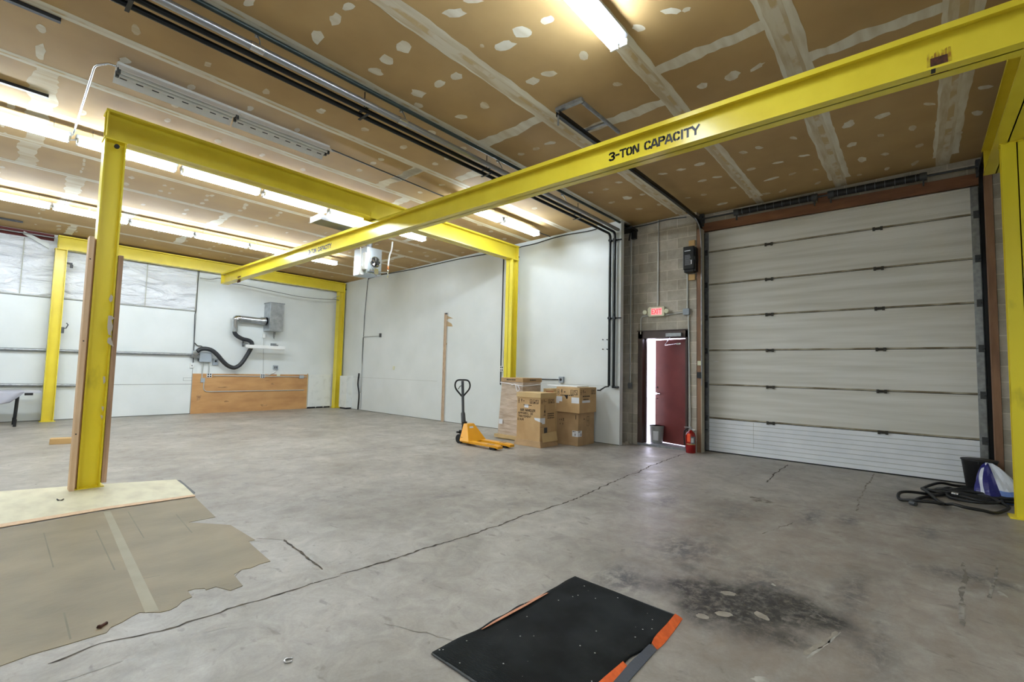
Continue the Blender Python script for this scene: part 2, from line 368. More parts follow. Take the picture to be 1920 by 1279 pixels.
def make_floor():
    st = 0.06; x0, x1, y0, y1 = -6.0, 9.02, -3.0, 15.3
    nx = int((x1-x0)/st)+1; ny = int((y1-y0)/st)+1
    gx = np.linspace(x0, x1, nx); gy = np.linspace(y0, y1, ny); XX, YY = np.meshgrid(gx, gy, indexing='ij')
    co = np.stack([XX, YY, np.zeros_like(XX)], -1).reshape(-1, 3)
    i, j = np.meshgrid(np.arange(nx-1), np.arange(ny-1), indexing='ij'); a = (i*ny+j).ravel()
    q = np.stack([a, a+ny, a+ny+1, a+1], -1)
    vs = co; nb = len(co)
    # cracks and marks: thin jagged ribbons laid in the same mesh
    ev = []; ef = []; em = []
    def ribbon(pts, w, mi, jag=0.012, z=0.0012, step=0.035):
        P = [Vector((p[0], p[1], 0)) for p in pts]; L_ = []
        for a_, b_ in zip(P, P[1:]):
            n_ = max(1, int((b_-a_).length/step))
            for k in range(n_): L_.append(a_.lerp(b_, k/n_))
        L_.append(P[-1]); c = []
        ox = 0
        for k, p in enumerate(L_):
            t = (L_[min(k+1, len(L_)-1)]-L_[max(k-1, 0)]).normalized(); n_ = Vector((-t.y, t.x, 0))
            ox = ox*0.75 + random.uniform(-jag, jag); ww = w*random.uniform(0.35, 1.25)*(0.4 if k in (0, len(L_)-1) else 1)
            c.append((p+n_*(ox+ww/2), p+n_*(ox-ww/2)))
        for (l0, r0), (l1, r1) in zip(c, c[1:]):
            b0 = nb+len(ev); ev.extend([(v.x, v.y, z) for v in (l0, r0, r1, l1)]); ef.append((b0, b0+1, b0+2, b0+3)); em.append(mi)
    def blob(c, rx, ry, mi, ang=0, z=0.0014, n=14, jag=0.35):
        b0 = nb+len(ev)
        for k in range(n):
            t = 2*math.pi*k/n; r_ = 1+random.uniform(-jag, jag); x_ = rx*r_*math.cos(t); y_ = ry*r_*math.sin(t)
            ev.append((c[0]+x_*math.cos(ang)-y_*math.sin(ang), c[1]+x_*math.sin(ang)+y_*math.cos(ang), z))
        ef.append(tuple(range(b0, b0+n))); em.append(mi)
    W = lambda L_: [onZ(*p) for p in L_]
    ribbon(W([(1285, 851), (1240, 866), (1186, 890), (1140, 908), (1080, 935), (1020, 957), (973, 970), (900, 998), (848, 1014), (806, 1027), (720, 1056), (640, 1079)]), 0.020, 1)
    ribbon(W([(640, 1079), (560, 1102), (470, 1131), (400, 1155), (300, 1186), (190, 1212), (90, 1246)]), 0.015, 1)
    ribbon(W([(1186, 890), (1225, 905), (1280, 920)]), 0.008, 2); ribbon(W([(1068, 940), (1130, 950)]), 0.007, 3)
    ribbon(W([(1478, 872), (1450, 890), (1437, 905)]), 0.02, 1, 0.008); ribbon(W([(1640, 888), (1622, 915), (1612, 935), (1606, 958)]), 0.022, 2, 0.008)
    ribbon(W([(1500, 975), (1460, 990), (1425, 1000)]), 0.012, 2); ribbon(W([(720, 1170), (800, 1185), (862, 1203)]), 0.006, 2)
    ribbon(W([(1180, 829+60), (1205, 880)]), 0.006, 2)
    ribbon(W([(400, 870), (520, 862), (640, 850), (760, 838), (862, 828)]), 0.02, 2)
    ribbon(W([(532, 1012), (570, 1040), (606, 1068)]), 0.02, 1, 0.004); ribbon(W([(480, 1010), (532, 1012)]), 0.01, 2, 0.004); ribbon(W([(480, 1040), (420, 1100)]), 0.01, 2, 0.004)
    ribbon(W([(1508, 1228), (1540, 1206), (1568, 1184)]), 0.030, 4, 0.004); ribbon(W([(1512, 1234), (1550, 1208), (1576, 1186)]), 0.012, 3, 0.003); ribbon(W([(1583, 1114), (1612, 1127), (1622, 1134)]), .008, 3, .003); ribbon(W([(1804, 1055), (1812, 1085), (1802, 1120), (1806, 1175)]), .03, 2, .005); ribbon(W([(1872, 1060), (1866, 1090), (1852, 1125)]), .02, 2, .004); ribbon(W([(1660, 984), (1720, 990), (1790, 998)]), .012, 2)
    ribbon(W([(180, 850), (232, 845)]), 0.03, 3); ribbon(W([(388, 1185), (428, 1173)]), 0.012, 3); ribbon(W([(120, 1279), (180, 1255), (230, 1240)]), 0.01, 3)
    for px, py, rx, ry in ((875, 980, .07, .03), (1450, 1097, .02, .012), (1880, 1115, .04, .02), (1425, 1275, .04, .02), (583, 1090, .04, .03), (480, 1015, .05, .012)):
        c = onZ(px, py); blob(c, rx, ry, 3, random.uniform(0, 3))
    for px, py, rx, ry in ((1366, 1113, .045, .03), (1357, 1152, .05, .03), (1428, 1155, .05, .03), (1317, 1156, .035, .03)): blob(onZ(px, py), rx, ry, 4, random.uniform(0, 3), jag=.15)
    for px, py in ((1428, 938),): blob(onZ(px, py), .14, .10, 2, 0.5, n=22)
    allv = np.concatenate([co, np.array(ev)]); me = bpy.data.meshes.new('floor')
    faces = q.tolist()+[list(f) for f in ef]
    me.from_pydata(allv.tolist(), [], faces)
    for m_ in (FLOORM, CRACK, CRACKF, CHALK, mat('bare_spot', (164, 156, 142), .7, c2=(138, 130, 118), scale=12)): me.materials.append(m_)
    me.polygons.foreach_set('material_index', [0]*len(q)+em)
    def gauss(lst):
        A = np.zeros(len(allv))
        for px, py, rx, ry, s_ in lst:
            c = onZ(px, py); A[:nb] += s_*np.exp(-(((co[:, 0]-c.x)/rx)**2+((co[:, 1]-c.y)/ry)**2))
        return np.clip(A, 0, 1.0)
    X, Yc = co[:, 0], co[:, 1]
    warm = gauss([(1500, 1080, 1.1, 0.6, 1.0), (1650, 1150, 1.0, .7, 1.0), (1800, 1150, .8, .8, 1), (1850, 1000, 1.2, .6, 1), (1700, 1250, .8, .5, .9), (1550, 1100, .8, .5, .7), (1400, 1000, 1.4, .8, .7), (1250, 1000, .8, .6, .5), (1750, 1000, 1.0, .5, .7), (1300, 1230, .5, .3, .4), (1560, 960, 1.5, .7, .5), (900, 1150, 1, .6, .35), (600, 900, 3, 2, .3), (300, 830, 4, 2, .4)])
    stain = gauss([(1290, 1030, .35, .25, .9), (1180, 1090, .2, .15, .9), (1380, 960, .6, .2, .5), (1520, 968, .35, .08, 1.0), (1590, 975, .2, .08, 1.0), (1430, 1110, .5, .2, .9), (1600, 1110, .5, .1, .8), (1740, 1000, .25, .06, 1), (1800, 1080, .15, .3, .6), (1855, 1090, .1, .3, .5), (1250, 940, .3, .12, .6), (1640, 1220, .3, .1, .7), (830, 930, .25, .12, .5), (960, 945, .15, .1, .4), (1050, 1130, .3, .2, .5), (1150, 1075, .3, .1, .5), (240, 1010, .3, .3, .2), (560, 940, .5, .3, .3), (1700, 950, .8, .4, .45), (150, 1000, .3, .3, .2)])
    oil = gauss([(px, py, r_, r_, a_) for px, py, r_, a_ in ((1190,1090,.06,.6),(1230,1100,.08,.7),(1270,1092,.09,.9),(1300,1105,.12,1),(1300,1140,.12,1),(1340,1130,.15,1),(1380,1120,.15,1),(1380,1150,.13,1),(1420,1118,.14,1),(1430,1150,.12,1),(1470,1125,.12,1),(1480,1158,.12,.9),(1510,1130,.10,.8),(1530,1165,.11,1),(1560,1160,.09,.8),(1580,1175,.07,.6),(1290,1065,.08,.7),(1330,1090,.10,.7),(1400,1185,.10,.6),(1460,1195,.10,.7),(1500,1205,.08,.6),(990,862,.3,.45),(1040,870,.2,.4),(1320,1170,.08,.6),(1350,1010,.08,.4),(1290,960,.10,.4))])
    for nm, arr in (('warm', warm), ('stain', stain), ('oil', oil)):
        at = me.attributes.new(nm, 'FLOAT', 'POINT'); at.data.foreach_set('value', arr.astype(np.float32))
    me.update(); o = bpy.data.objects.new('floor', me); COL.objects.link(o); tag(o, kind='structure')
make_floor()

# ================================================================== CEILING
BROWN = mat('ceiling_paper', (184, 153, 102), 0.75, c2=(170, 139, 91), scale=1.6)
MUD = mat('joint_compound', (224, 218, 200), 0.85, c2=(204, 192, 166), scale=5, thr=(0.32, 0.6), stretch=(.35, 2, 1))
MUD2 = mat('thin_joint_compound', (212, 202, 178), 0.85, c2=(194, 176, 142), scale=6, thr=(0.40, 0.6), stretch=(.35, 2, 1))
MUD3 = mat('joint_tape_paper', (196, 172, 128), 0.85, c2=(212, 202, 180), scale=5, thr=(0.45, 0.55))
def make_ceiling():
    mb = MB(); x0, x1, y0, y1 = -6.0, 9.05, -3.0, 15.3
    mb.poly([(x0, y0, cz(y0)), (x0, y1, cz(y1)), (x1, y1, cz(y1)), (x1, y0, cz(y0))], 0)
    mb.prism([(x0, y0, cz(y0)+.02), (x1, y0, cz(y0)+.02), (x1, y1, cz(y1)+.02), (x0, y1, cz(y1)+.02)], (0, 0, .15), 0)
    def strip(a, b, w, mi, jag, d, step=0.06):
        a = Vector((a[0], a[1], 0)); b = Vector((b[0], b[1], 0)); n = max(2, int((b-a).length/step)); t = (b-a).normalized(); nn = Vector((-t.y, t.x, 0))
        L_ = []; j0 = j1 = 0
        for k in range(n+1):
            p = a.lerp(b, k/n); j0 = j0*0.7+random.uniform(-jag, jag); j1 = j1*0.7+random.uniform(-jag, jag)
            u = p+nn*(w/2+j0); v = p-nn*(w/2+j1); L_.append(((u.x, u.y, cz(u.y)-d), (v.x, v.y, cz(v.y)-d)))
        for (u0, v0), (u1, v1) in zip(L_, L_[1:]): mb.poly([u0, u1, v1, v0], mi)
    joints = [-1.55, -0.37, 0.82, 1.99, 3.26, 4.37, 5.55, 6.68, 7.85, 9.06, 10.15, 11.30, 12.42, 13.60]
    big = {-0.37: .26, 0.82: .26, 3.26: .22, 1.99: .20}
    for yj in joints:
        w = big.get(yj, .13); strip((x0, yj), (8.55, yj), w, 1, 0.008 if w > .15 else .004, 0.0012, .09)
        strip((x0, yj), (8.55, yj), w*0.22, 3, 0.003, 0.0020, .12)
        if w > .15: strip((x0, yj+.03), (8.9, yj+.02), w*0.6, 2, 0.006, 0.0016, .12)
    butts = [(4.28, 3.26, 4.37), (4.87, 1.99, 3.26), (4.33, .82, 1.99), (5.05, -.37, .82), (0.30, 6.68, 7.85), (0.30, 7.85, 10.15), (4.2, 5.55, 6.68), (5.6, 4.37, 5.55), (0.9, 10.15, 12.42), (5.0, 7.85, 9.06), (3.1, 10.15, 11.3), (1.8, 11.3, 12.42), (7.2, 10.15, 11.3), (4.1, 5.55, 5.6), (3.0, 12.42, 13.6), (6.4, 8.0, 9.06), (1.2, 13.6, 14.7)]
    for a, b in (((791, 316), (742, 338)), ((901, 321), (858, 337)), ((766, 372), (735, 384))):
        p = onC(*a); q_ = onC(*b); butts.append((p.x, min(p.y, q_.y), max(p.y, q_.y)))
    for xb, ya, yb in butts: strip((xb, ya), (xb, yb), .20 if xb < 1 else .16, 1 if xb > 1 else 2, .022, 0.0010)
    # knobs of compound over the screws
    P = """852,25,22,10,0;887,2,20,5,0;1027,38,14,8,-10;1198,52,14,7,12;1258,21,20,6,0;979,60,20,10,0;946,86,22,11,-10;1095,103,9,10,0;756,88,15,12,25;904,86,5,4,0;724,113,16,9,30;704,134,15,7,20;653,12,12,9,0;855,143,14,8,0;823,157,12,8,-15;1030,138,16,6,0;1000,152,14,7,0;1158,158,9,4,0;785,175,15,7,15;909,198,9,7,20;865,219,12,4,0;785,198,9,5,15;684,243,9,4,0;810,249,10,5,10;756,276,8,4,0;867,279,8,4,0;838,298,7,3,0;816,307,7,3,0;714,299,7,3,0;700,306,6,3,0;674,319,6,3,0;1033,268,12,3,-10;1006,279,8,3,-5;978,289,7,3,0;828,347,7,2,0;788,361,6,2,0
1243,326,11,2,-5;1277,318,10,2,-5;1136,355,8,2,-5;1107,361,6,2,0;1176,371,10,3,0;1205,365,7,2,-5;1146,380,8,2,-10;1198,392,8,2,-5;1236,384,5,2,0;1160,342,9,2,0;1317,161,13,6,-15;1374,142,16,8,-20;1419,126,17,4,-30;1287,18,10,4,-20;1488,259,8,3,0;1423,277,8,3,0;1393,286,9,3,0;1507,292,13,2,-8;1458,305,13,2,-10;1312,308,14,3,-12;1409,317,9,3,-10;1591,233,13,6,-25;1655,217,17,5,-20;1742,195,13,3,0;1846,164,16,4,-8;1833,212,13,5,-5;1712,240,8,5,-15;1651,254,8,3,-5;1598,271,11,4,-15;1724,273,9,3,-20;1660,289,9,3,-5;1616,299,10,5,-5;1799,249,7,3,-20;1715,306,9,3,-30;1663,316,6,3,-20;1611,328,6,2,-10;1534,343,7,2,-25;1485,326,9,2,-15;1529,318,7,2,-5;1467,358,8,2,-20;1445,336,18,2,-15;1436,363,9,2,-5;1376,352,7,2,-5;1354,382,12,2,-12;1320,365,8,2,-5;1317,339,10,2,-10;1345,332,10,2,-5;1290,371,6,1,-5
77,54,12,7,30;76,96,10,17,0;254,55,9,13,-20;234,114,12,6,10;390,121,8,5,15;358,163,9,6,0;499,172,8,6,0;466,5,13,8,-20;595,70,13,13,0;629,37,13,12,0;470,203,8,5,0;602,208,10,5,0;558,244,6,4,0;314,226,7,4,10;408,265,8,4,5;328,198,8,4,10;543,123,8,5,0;491,291,6,3,0;568,318,6,3,0;158,300,3,4,0;157,308,3,4,0;155,316,3,3,0;152,322,3,3,0;247,333,7,3,10;237,345,6,3,10;323,354,5,2,0;318,362,4,2,0;397,367,5,2,0;387,375,5,2,0;380,381,5,2,0;525,399,5,2,0;520,404,5,2,0;461,384,5,3,0;458,390,4,3,0;450,395,5,2,0;110,424,5,2,0;110,430,5,2,0;945,331,8,2,0;1003,391,6,2,0;1010,348,6,2,0;920,434,5,2,0;900,422,6,2,10;946,448,5,2,0;740,385,6,2,0;820,470,5,2,0;800,480,5,2,0;770,472,5,2,0;745,470,4,2,0"""
    for ln in P.replace('\n', ';').split(';'):
        px, py, a, b, an = map(float, ln.split(',')); an = math.radians(an); n = 12 if a > 9 else 8; out = []
        for k in range(n):
            t = 2*math.pi*k/n; r_ = 1+random.uniform(-.22, .22); x_ = a*.92*r_*math.cos(t); y_ = b*.95*r_*math.sin(t)
            q_ = onC(px+x_*math.cos(an)-y_*math.sin(an), py+x_*math.sin(an)+y_*math.cos(an), 0.0012+0.0); out.append(q_)
        out.reverse(); mb.poly(out, 1 if a > 9 else 2)
    # far and unseen part: scattered knobs on the joists
    for yj in np.arange(7.2, 14.6, 0.37):
        for xj in np.arange(-3.0, 8.2, 0.61):
            if random.random() < 0.45:
                cx = xj+random.uniform(-.03, .03); cy = yj+random.uniform(-.06, .06); rx = random.uniform(.02, .04); ry = random.uniform(.05, .09); pts = []
                for k in range(8):
                    t = -2*math.pi*k/8; r_ = 1+random.uniform(-.25, .25); y_ = cy+ry*r_*math.sin(t); pts.append((cx+rx*r_*math.cos(t), y_, cz(y_)-0.0011))
                mb.poly(pts, 2)
    o = build('ceiling', mb, [BROWN, MUD, MUD2, MUD3], kind='structure')
make_ceiling()

# ================================================================== WALLS
def wall(name, mb, mats, **k): return build(name, mb, mats, kind='structure', **k)
H = 4.7
# left wall (runs along x at y = 15) with panel joints
mb = MB(); mb.box((-6, YW, 0), (8.6, YW+.2, H))
wl_ = wall('wall_left', mb, WALLP); mb = MB()
F = Face((0, YW, 0), (1, 0, 0), (0, 0, 1))
F.rect(mb, -6, .805, 3.90, .815, 1); F.rect(mb, 7.12, 1.095, 8.2, 1.100, 2); F.rect(mb, 3.895, .0, 3.905, 4.3, 1)
F.rect(mb, -6, 0.0, 8.2, 0.02, 1); F.rect(mb, -6, 2.80, 3.88, 2.812, 1); F.rect(mb, 3.9, 3.96, 7.9, 3.966, 2)
F.frame(mb, 3.42+.28, .905, 3.95, .985, .006, 1)
build1('panel_joint', mb, [WALLP, SEAM, SEAML], wl_)
# far white wall (x = 8.21), ends at y = 4.35
mb = MB(); mb.box((XC, 4.35, 0), (XC+.12, 15.2, H)); mb.box((XC+.1, 6.5, 0), (XC+.5, 15.2, H))
wf_ = wall('wall_far', mb, WALLP); mb = MB()
F = Face((XC, 15, 0), (0, -1, 0), (0, 0, 1))          # u = 15 - y
F.rect(mb, 0, .0, 10.65, .015, 1); F.rect(mb, .7, 1.05, 5.2, 1.056, 2); F.rect(mb, 5.55, 0, 5.56, 2.9, 1); F.rect(mb, 8.1, 1.13, 10.6, 1.134, 2)
F.rect(mb, 7.85, 0, 7.856, 4.3, 2)
build1('panel_joint', mb, [WALLP, SEAM, SEAML], wf_)
# block wall
def block_material():
    m = bpy.data.materials.new('concrete_block'); m.use_nodes = True; nt = m.node_tree; N = nt.nodes; L = nt.links; b = N['Principled BSDF']
    tc = N.new('ShaderNodeTexCoord'); sp = N.new('ShaderNodeSeparateXYZ'); cb = N.new('ShaderNodeCombineXYZ'); L.new(tc.outputs['Object'], sp.inputs[0])
    L.new(sp.outputs['Y'], cb.inputs['X']); L.new(sp.outputs['Z'], cb.inputs['Y'])
    br = N.new('ShaderNodeTexBrick'); L.new(cb.outputs[0], br.inputs['Vector']); br.offset = 0.5
    for k_, v_ in (('Scale', 1.0), ('Mortar Size', 0.007), ('Mortar Smooth', 0.3), ('Bias', -0.2), ('Brick Width', 0.40), ('Row Height', 0.2)): br.inputs[k_].default_value = v_
    br.inputs['Color1'].default_value = (*lin((178, 170, 156)), 1); br.inputs['Color2'].default_value = (*lin((202, 193, 180)), 1); br.inputs['Mortar'].default_value = (*lin((214, 207, 193)), 1)
    nz = N.new('ShaderNodeTexNoise'); nz.inputs['Scale'].default_value = 3; nz.inputs['Detail'].default_value = 10; nz.inputs['Roughness'].default_value = .7; L.new(tc.outputs['Object'], nz.inputs['Vector'])
    rp = N.new('ShaderNodeValToRGB'); rp.color_ramp.elements[0].position = .35; rp.color_ramp.elements[1].position = .65; rp.color_ramp.elements[0].color = (.62, .6, .56, 1); rp.color_ramp.elements[1].color = (1, 1, 1, 1); L.new(nz.outputs['Fac'], rp.inputs[0])
    mx = N.new('ShaderNodeMix'); mx.data_type = 'RGBA'; mx.blend_type = 'MULTIPLY'; mx.inputs[0].default_value = .8; L.new(br.outputs['Color'], mx.inputs[6]); L.new(rp.outputs[0], mx.inputs[7])
    L.new(mx.outputs[2], b.inputs['Base Color']); b.inputs['Roughness'].default_value = .8
    bp = N.new('ShaderNodeBump'); bp.inputs['Strength'].default_value = .35; bp.inputs['Distance'].default_value = .006; L.new(br.outputs['Fac'], bp.inputs['Height']); bp.invert = True
    n2 = N.new('ShaderNodeTexNoise'); n2.inputs['Scale'].default_value = 90; L.new(tc.outputs['Object'], n2.inputs['Vector']); b2 = N.new('ShaderNodeBump'); b2.inputs['Strength'].default_value = .25; b2.inputs['Distance'].default_value = .004
    L.new(n2.outputs['Fac'], b2.inputs['Height']); L.new(bp.outputs[0], b2.inputs['Normal']); L.new(b2.outputs[0], b.inputs['Normal'])
    return m
BLOCK = block_material()
JL, JR = 3.02, -0.76          # inner faces of the overhead door opening
DY0, DY1, DZ = 3.24, 4.09, 2.09   # exit door opening
mb = MB()
mb.box((XB, DY1+.09, 0), (XB+.20, 4.31, H)); mb.box((XB, JL+.02, 0), (XB+.34, DY0-.05, H)); mb.box((XB, DY0-.05, DZ+.13), (XB+.20, DY1+.09, H))
mb.box((XB, 4.3, 0), (XB+.20, 6.6, H))
mb.box((XB, -3.0, 0), (XB+.34, JR-.06, H))
mb.box((XG+.05, JR-.10, 4.10), (XG+.12, JL+.1, H)); mb.box((XG-.02, JR-.08, 4.26), (XG+.06, JL+.05, H))
wall('wall_block', mb, BLOCK)
mb = MB(); mb.box((XG+.06, JR-.15, -0.02), (XG+.14, JL+.1, 4.3)); wall('light_seal_slab', mb, DGREY)  # unseen slab added behind the overhead door to keep daylight from leaking in
mb = MB(); mb.box((-6, -2.0, 0), (XB+.1, -1.85, H)); wall('wall_right', mb, WALLP)
mb = MB(); mb.box((-5.2, -3, 0), (-5.0, 15.2, H)); wall('wall_rear', mb, WALLP)
mb = MB(); mb.box((9.0, -4, -.12), (26, 16, -.02)); wall('ground', mb, mat('outdoor_concrete', (190, 188, 184), .8))
# low furring panels in the far corner
mb = MB(); mb.box((7.14, YW-.03, .04), (7.92, YW, 1.10), 0)
for a, b in ((7.14, 7.40), (7.44, 7.66), (7.70, 7.90)): mb.box((a, YW-.035, 0), (b, YW-.004, .05), 1)
tag(build('wall_panel', mb, [WALLS, BLK], label='low white wall panel standing between the plywood sheet and the far yellow column', cat='panel'))
mb = MB(); mb.box((8.00, 14.10, .05), (XC, 14.16, 1.08), 0); mb.box((8.00, 14.16, .05), (XC, 14.55, 1.08), 0); mb.box((8.01, 14.11, 0), (8.19, 14.5, .05), 1)
build('boxed_corner_panel', mb, [WALLS, BLK], bevel=.003, label='waist-high white boxed panel in the far corner right of the column', cat='panel')

# insulation sheet, upper left
INSUL = None
def insul_material():
    m = bpy.data.materials.new('white_plastic_sheet'); m.use_nodes = True; nt = m.node_tree; N = nt.nodes; L = nt.links; b = N['Principled BSDF']
    b.inputs['Base Color'].default_value = (*lin((226, 228, 232)), 1); b.inputs['Roughness'].default_value = .32
    tc = N.new('ShaderNodeTexCoord'); mp = N.new('ShaderNodeMapping'); mp.inputs['Rotation'].default_value = (0, .75, 0); mp.inputs['Scale'].default_value = (1.0, 1, 3.2); L.new(tc.outputs['Object'], mp.inputs[0])
    nz = N.new('ShaderNodeTexNoise'); nz.inputs['Scale'].default_value = 1.6; nz.inputs['Detail'].default_value = 4; nz.inputs['Distortion'].default_value = 1.2; L.new(mp.outputs[0], nz.inputs['Vector'])
    bp = N.new('ShaderNodeBump'); bp.inputs['Strength'].default_value = 1.0; bp.inputs['Distance'].default_value = .16; L.new(nz.outputs['Fac'], bp.inputs['Height']); L.new(bp.outputs[0], b.inputs['Normal']); return m
INSUL = insul_material()
mb = MB(); nx, nz = 150, 28; x0, x1 = -5.0, 3.86; g = []
for i in range(nx+1):
    for j in range(nz+1):
        x = x0+(x1-x0)*i/nx; z = 2.83+(4.12-2.83)*j/nz
        top = 4.12 if x < 0.5 else 4.12
        bul = .012*math.sin(math.pi*((x-0.55) % 2.22)/2.22)*math.sin(math.pi*j/nz)
        g.append((x, YW-.012-bul*2.5-.01*math.sin(7*x+9*z)*math.sin(math.pi*j/nz)*(1 if x > 1.5 else .5), z))
mb.add(g, [(i*(nz+1)+j, (i+1)*(nz+1)+j, (i+1)*(nz+1)+j+1, i*(nz+1)+j+1) for i in range(nx) for j in range(nz)], 0, True)
F = Face((0, YW-.03, 0), (1, 0, 0), (0, 0, 1))
for xs in (-3.9, -1.68, .52, 2.74):
    if xs < 3.8: F.rect(mb, xs, 2.84, xs+.02, 4.1, 1, .02)
F.rect(mb, x0, 2.82, 3.87, 2.835, 1, .012); F.rect(mb, 3.85, 2.82, 3.87, 4.1, 1, .012)
build('insulation_sheet', mb, [INSUL, SEAML], label='wrinkled white plastic insulation facing covering the upper left wall', cat='insulation')
mb = MB(); mb.box((-4.95, YW-.02, 4.125), (1.0, YW-.002, 4.27), 0)
build('red_strip', mb, REDB, label='dark red strip between the insulation sheet and the ceiling at upper left', cat='strip')
mb = MB(); a = onY(44, 437, YW-.06); b = onY(92, 462, YW-.06)
mb.hexa([(a.x, YW-.10, a.z-.02), (b.x, YW-.10, b.z-.06), (b.x, YW-.03, b.z-.06), (a.x, YW-.03, a.z-.02), (a.x, YW-.10, a.z+.04), (b.x, YW-.10, b.z+.06), (b.x, YW-.03, b.z+.06), (a.x, YW-.03, a.z+.04)])
build('loose_lath', mb, WALLP, label='loose slanting lath hanging under the ceiling left of the second column', cat='lath')
mb = MB(); a = onY(-60, 420, 14.85); b = onY(103, 446, 14.85); mb.cyl(a, b, .014, n=8)
build('tie_rod', mb, GALV, label='thin bright rod running to the top of the left wall column', cat='rod')

# ================================================================== CRANE STEEL
def runway(name, x0, x1, yc, z0, z1, w, label, end_plate=True):
    t = thing(name, label, 'beam', ((x0+x1)/2, yc, z0), 'yellow crane runway beams')
    build('beam_section', MB().ibeam('x', x0, x1, yc, z0, z1, w, .018, .012, .028), Y_, t)
    mb = MB()
    for x in (x0+.02, x1-.02): mb.box((x-.006, yc-w/2+.006, z0+.018), (x+.006, yc-.006, z1-.018)); mb.box((x-.006, yc+.006, z0+.018), (x+.006, yc+w/2-.006, z1-.018))
    build('stiffener_plate', mb, Y_, t)
    for x in (x1,):
        s_ = 1
        m2 = MB().box((x+s_*.0, yc-.03, z0+.08), (x+s_*.05, yc+.03, z0+.14)).cyl((x+s_*.05, yc, z0+.11), (x+s_*.09, yc, z0+.11), .03, n=10)
        build('end_stop', m2, BLK, t)
    return t
def column(x0, x1, y0, y1, z1, label, m=Y_, plate=.03, bolt=True):
    t = thing('steel_column', label, 'column', ((x0+x1)/2, (y0+y1)/2, 0), 'yellow steel crane columns')
    build('column_shaft', MB().hcol(x0, x1, y0, y1, .012, z1-.012), m, t)
    build('base_plate', MB().box((x0-plate, y0-plate, 0), (x1+plate, y1+plate, .012)), m, t)
    build('cap_plate', MB().box((x0-.01, y0-.01, z1-.012), (x1+.01, y1+.01, z1)), m, t)
    return t
B1Z0, B1Z1 = 3.925, 4.255
runway('runway_beam', .79, 8.05, 6.95, B1Z0, B1Z1, .20, 'yellow runway beam from the nearest left column to the column behind the cartons')
runway('runway_beam', 1.05, 8.15, 14.80, 3.93, 4.235, .20, 'yellow runway beam along the far left wall above the plywood sheet')
runway('runway_beam', 2.0, 8.12, -.80, 3.97, 4.30, .22, 'yellow runway beam at the upper right edge, above the hose')
c1 = column(.795, .985, 6.86, 7.04, B1Z0, 'nearest yellow column, flanked by two bare studs, on the pale floor strip', YD)
m2 = MB().cyl((.90, 6.84, 3.85), (.90, 6.87, 3.85), .025, n=10); build('bolt', m2, BLK, c1)
c2 = column(1.02, 1.22, 14.70, 14.90, 3.93, 'yellow column by the left wall beside the cloth-covered table')
c3 = column(7.93, 8.13, 14.70, 14.90, 3.93, 'farthest yellow column, in the corner right of the plywood sheet')
c4 = column(7.83, 8.03, 6.85, 7.05, B1Z0, 'yellow column against the white wall right behind the wrapped carton')
c5 = column(7.12, 7.25, -.985, -.745, 3.97, 'yellow column at the right picture edge beside the coiled hose', YD, .05)
build('cable_clip', MB().box((1.22, 14.72, 3.60), (1.32, 14.76, 3.64)).box((1.28, 14.70, 3.52), (1.33, 14.74, 3.60)), BLK, c2)
build('hose_hook', MB().tube([(1.22, 14.75, 2.10), (1.30, 14.72, 2.12), (1.33, 14.72, 2.20), (1.30, 14.72, 2.24)], .012, 6).box((1.22, 14.70, 2.0), (1.27, 14.76, 2.14)), DGREY, c2)
build('cable_bracket', MB().tube([(7.93, 14.75, 3.62), (7.70, 14.72, 3.66), (7.93, 14.72, 3.78)], .008, 6), GALV, c3)

# bridge beam
BX, BZ0, BZ1 = 4.395, 3.597, 3.895
YA, YE = -1.0, 14.50
t = thing('bridge_beam', 'long yellow crane bridge beam lettered with its capacity, crossing the whole room', 'beam', (BX, 6.9, BZ0))
bbs = build('beam_section', MB().ibeam('y', YA, YE, BX, BZ0, BZ1, .185, .018, .012, .045), Y_, t)
WEBX = BX-.006
F = Face((WEBX, 0, 0), (0, -1, 0), (0, 0, 1), .0015)
for ya, yb, l in ((2.480, 1.517, 'black'), (9.50, 8.55, 'black')):
    m2 = MB(); za = onX(1146, 300.5, WEBX).z; letters(F, m2, '3-TON CAPACITY', -ya, 3.700, .088, ya-yb, .24)
    build('lettering', m2, BLK, t)
# rust patches at the two ends
def rpatch(px0, py0, px1, py1, nm='rust_patch'):
    a = onX(px0, py0, WEBX); b = onX(px1, py1, WEBX); m2 = MB(); F.rect(m2, -a.y, b.z, -b.y, a.z, 0, .003)
    for k in range(7):
        x = -a.y-.01+(a.y-b.y+.02)*k/6; F.poly(m2, [(x-.012, b.z), (x+.012, b.z), (x+.006, a.z+random.uniform(.01, .05)), (x-.006, a.z+random.uniform(.01, .05))], 1, .0018)
    paint(m2, [RUST, RUSTS], bbs)
rpatch(1744, 111, 1778, 133); rpatch(446, 519, 451, 529)
build('splice_notch', MB().box((BX-.094, onZ(1749, 148, BZ0).y-.012, BZ0-.003), (BX-.03, onZ(1749, 148, BZ0).y+.012, BZ0+.0)), BLK, t)
build('end_plate', MB().box((BX-.09, YE, BZ0), (BX+.09, YE+.012, BZ1-.03)), Y_, t)
for z in (BZ0+.09, BZ0+.17): build('bumper', MB().cyl((BX-.05, YE+.012, z), (BX-.05, YE+.07, z), .018, n=8), BLK, t)
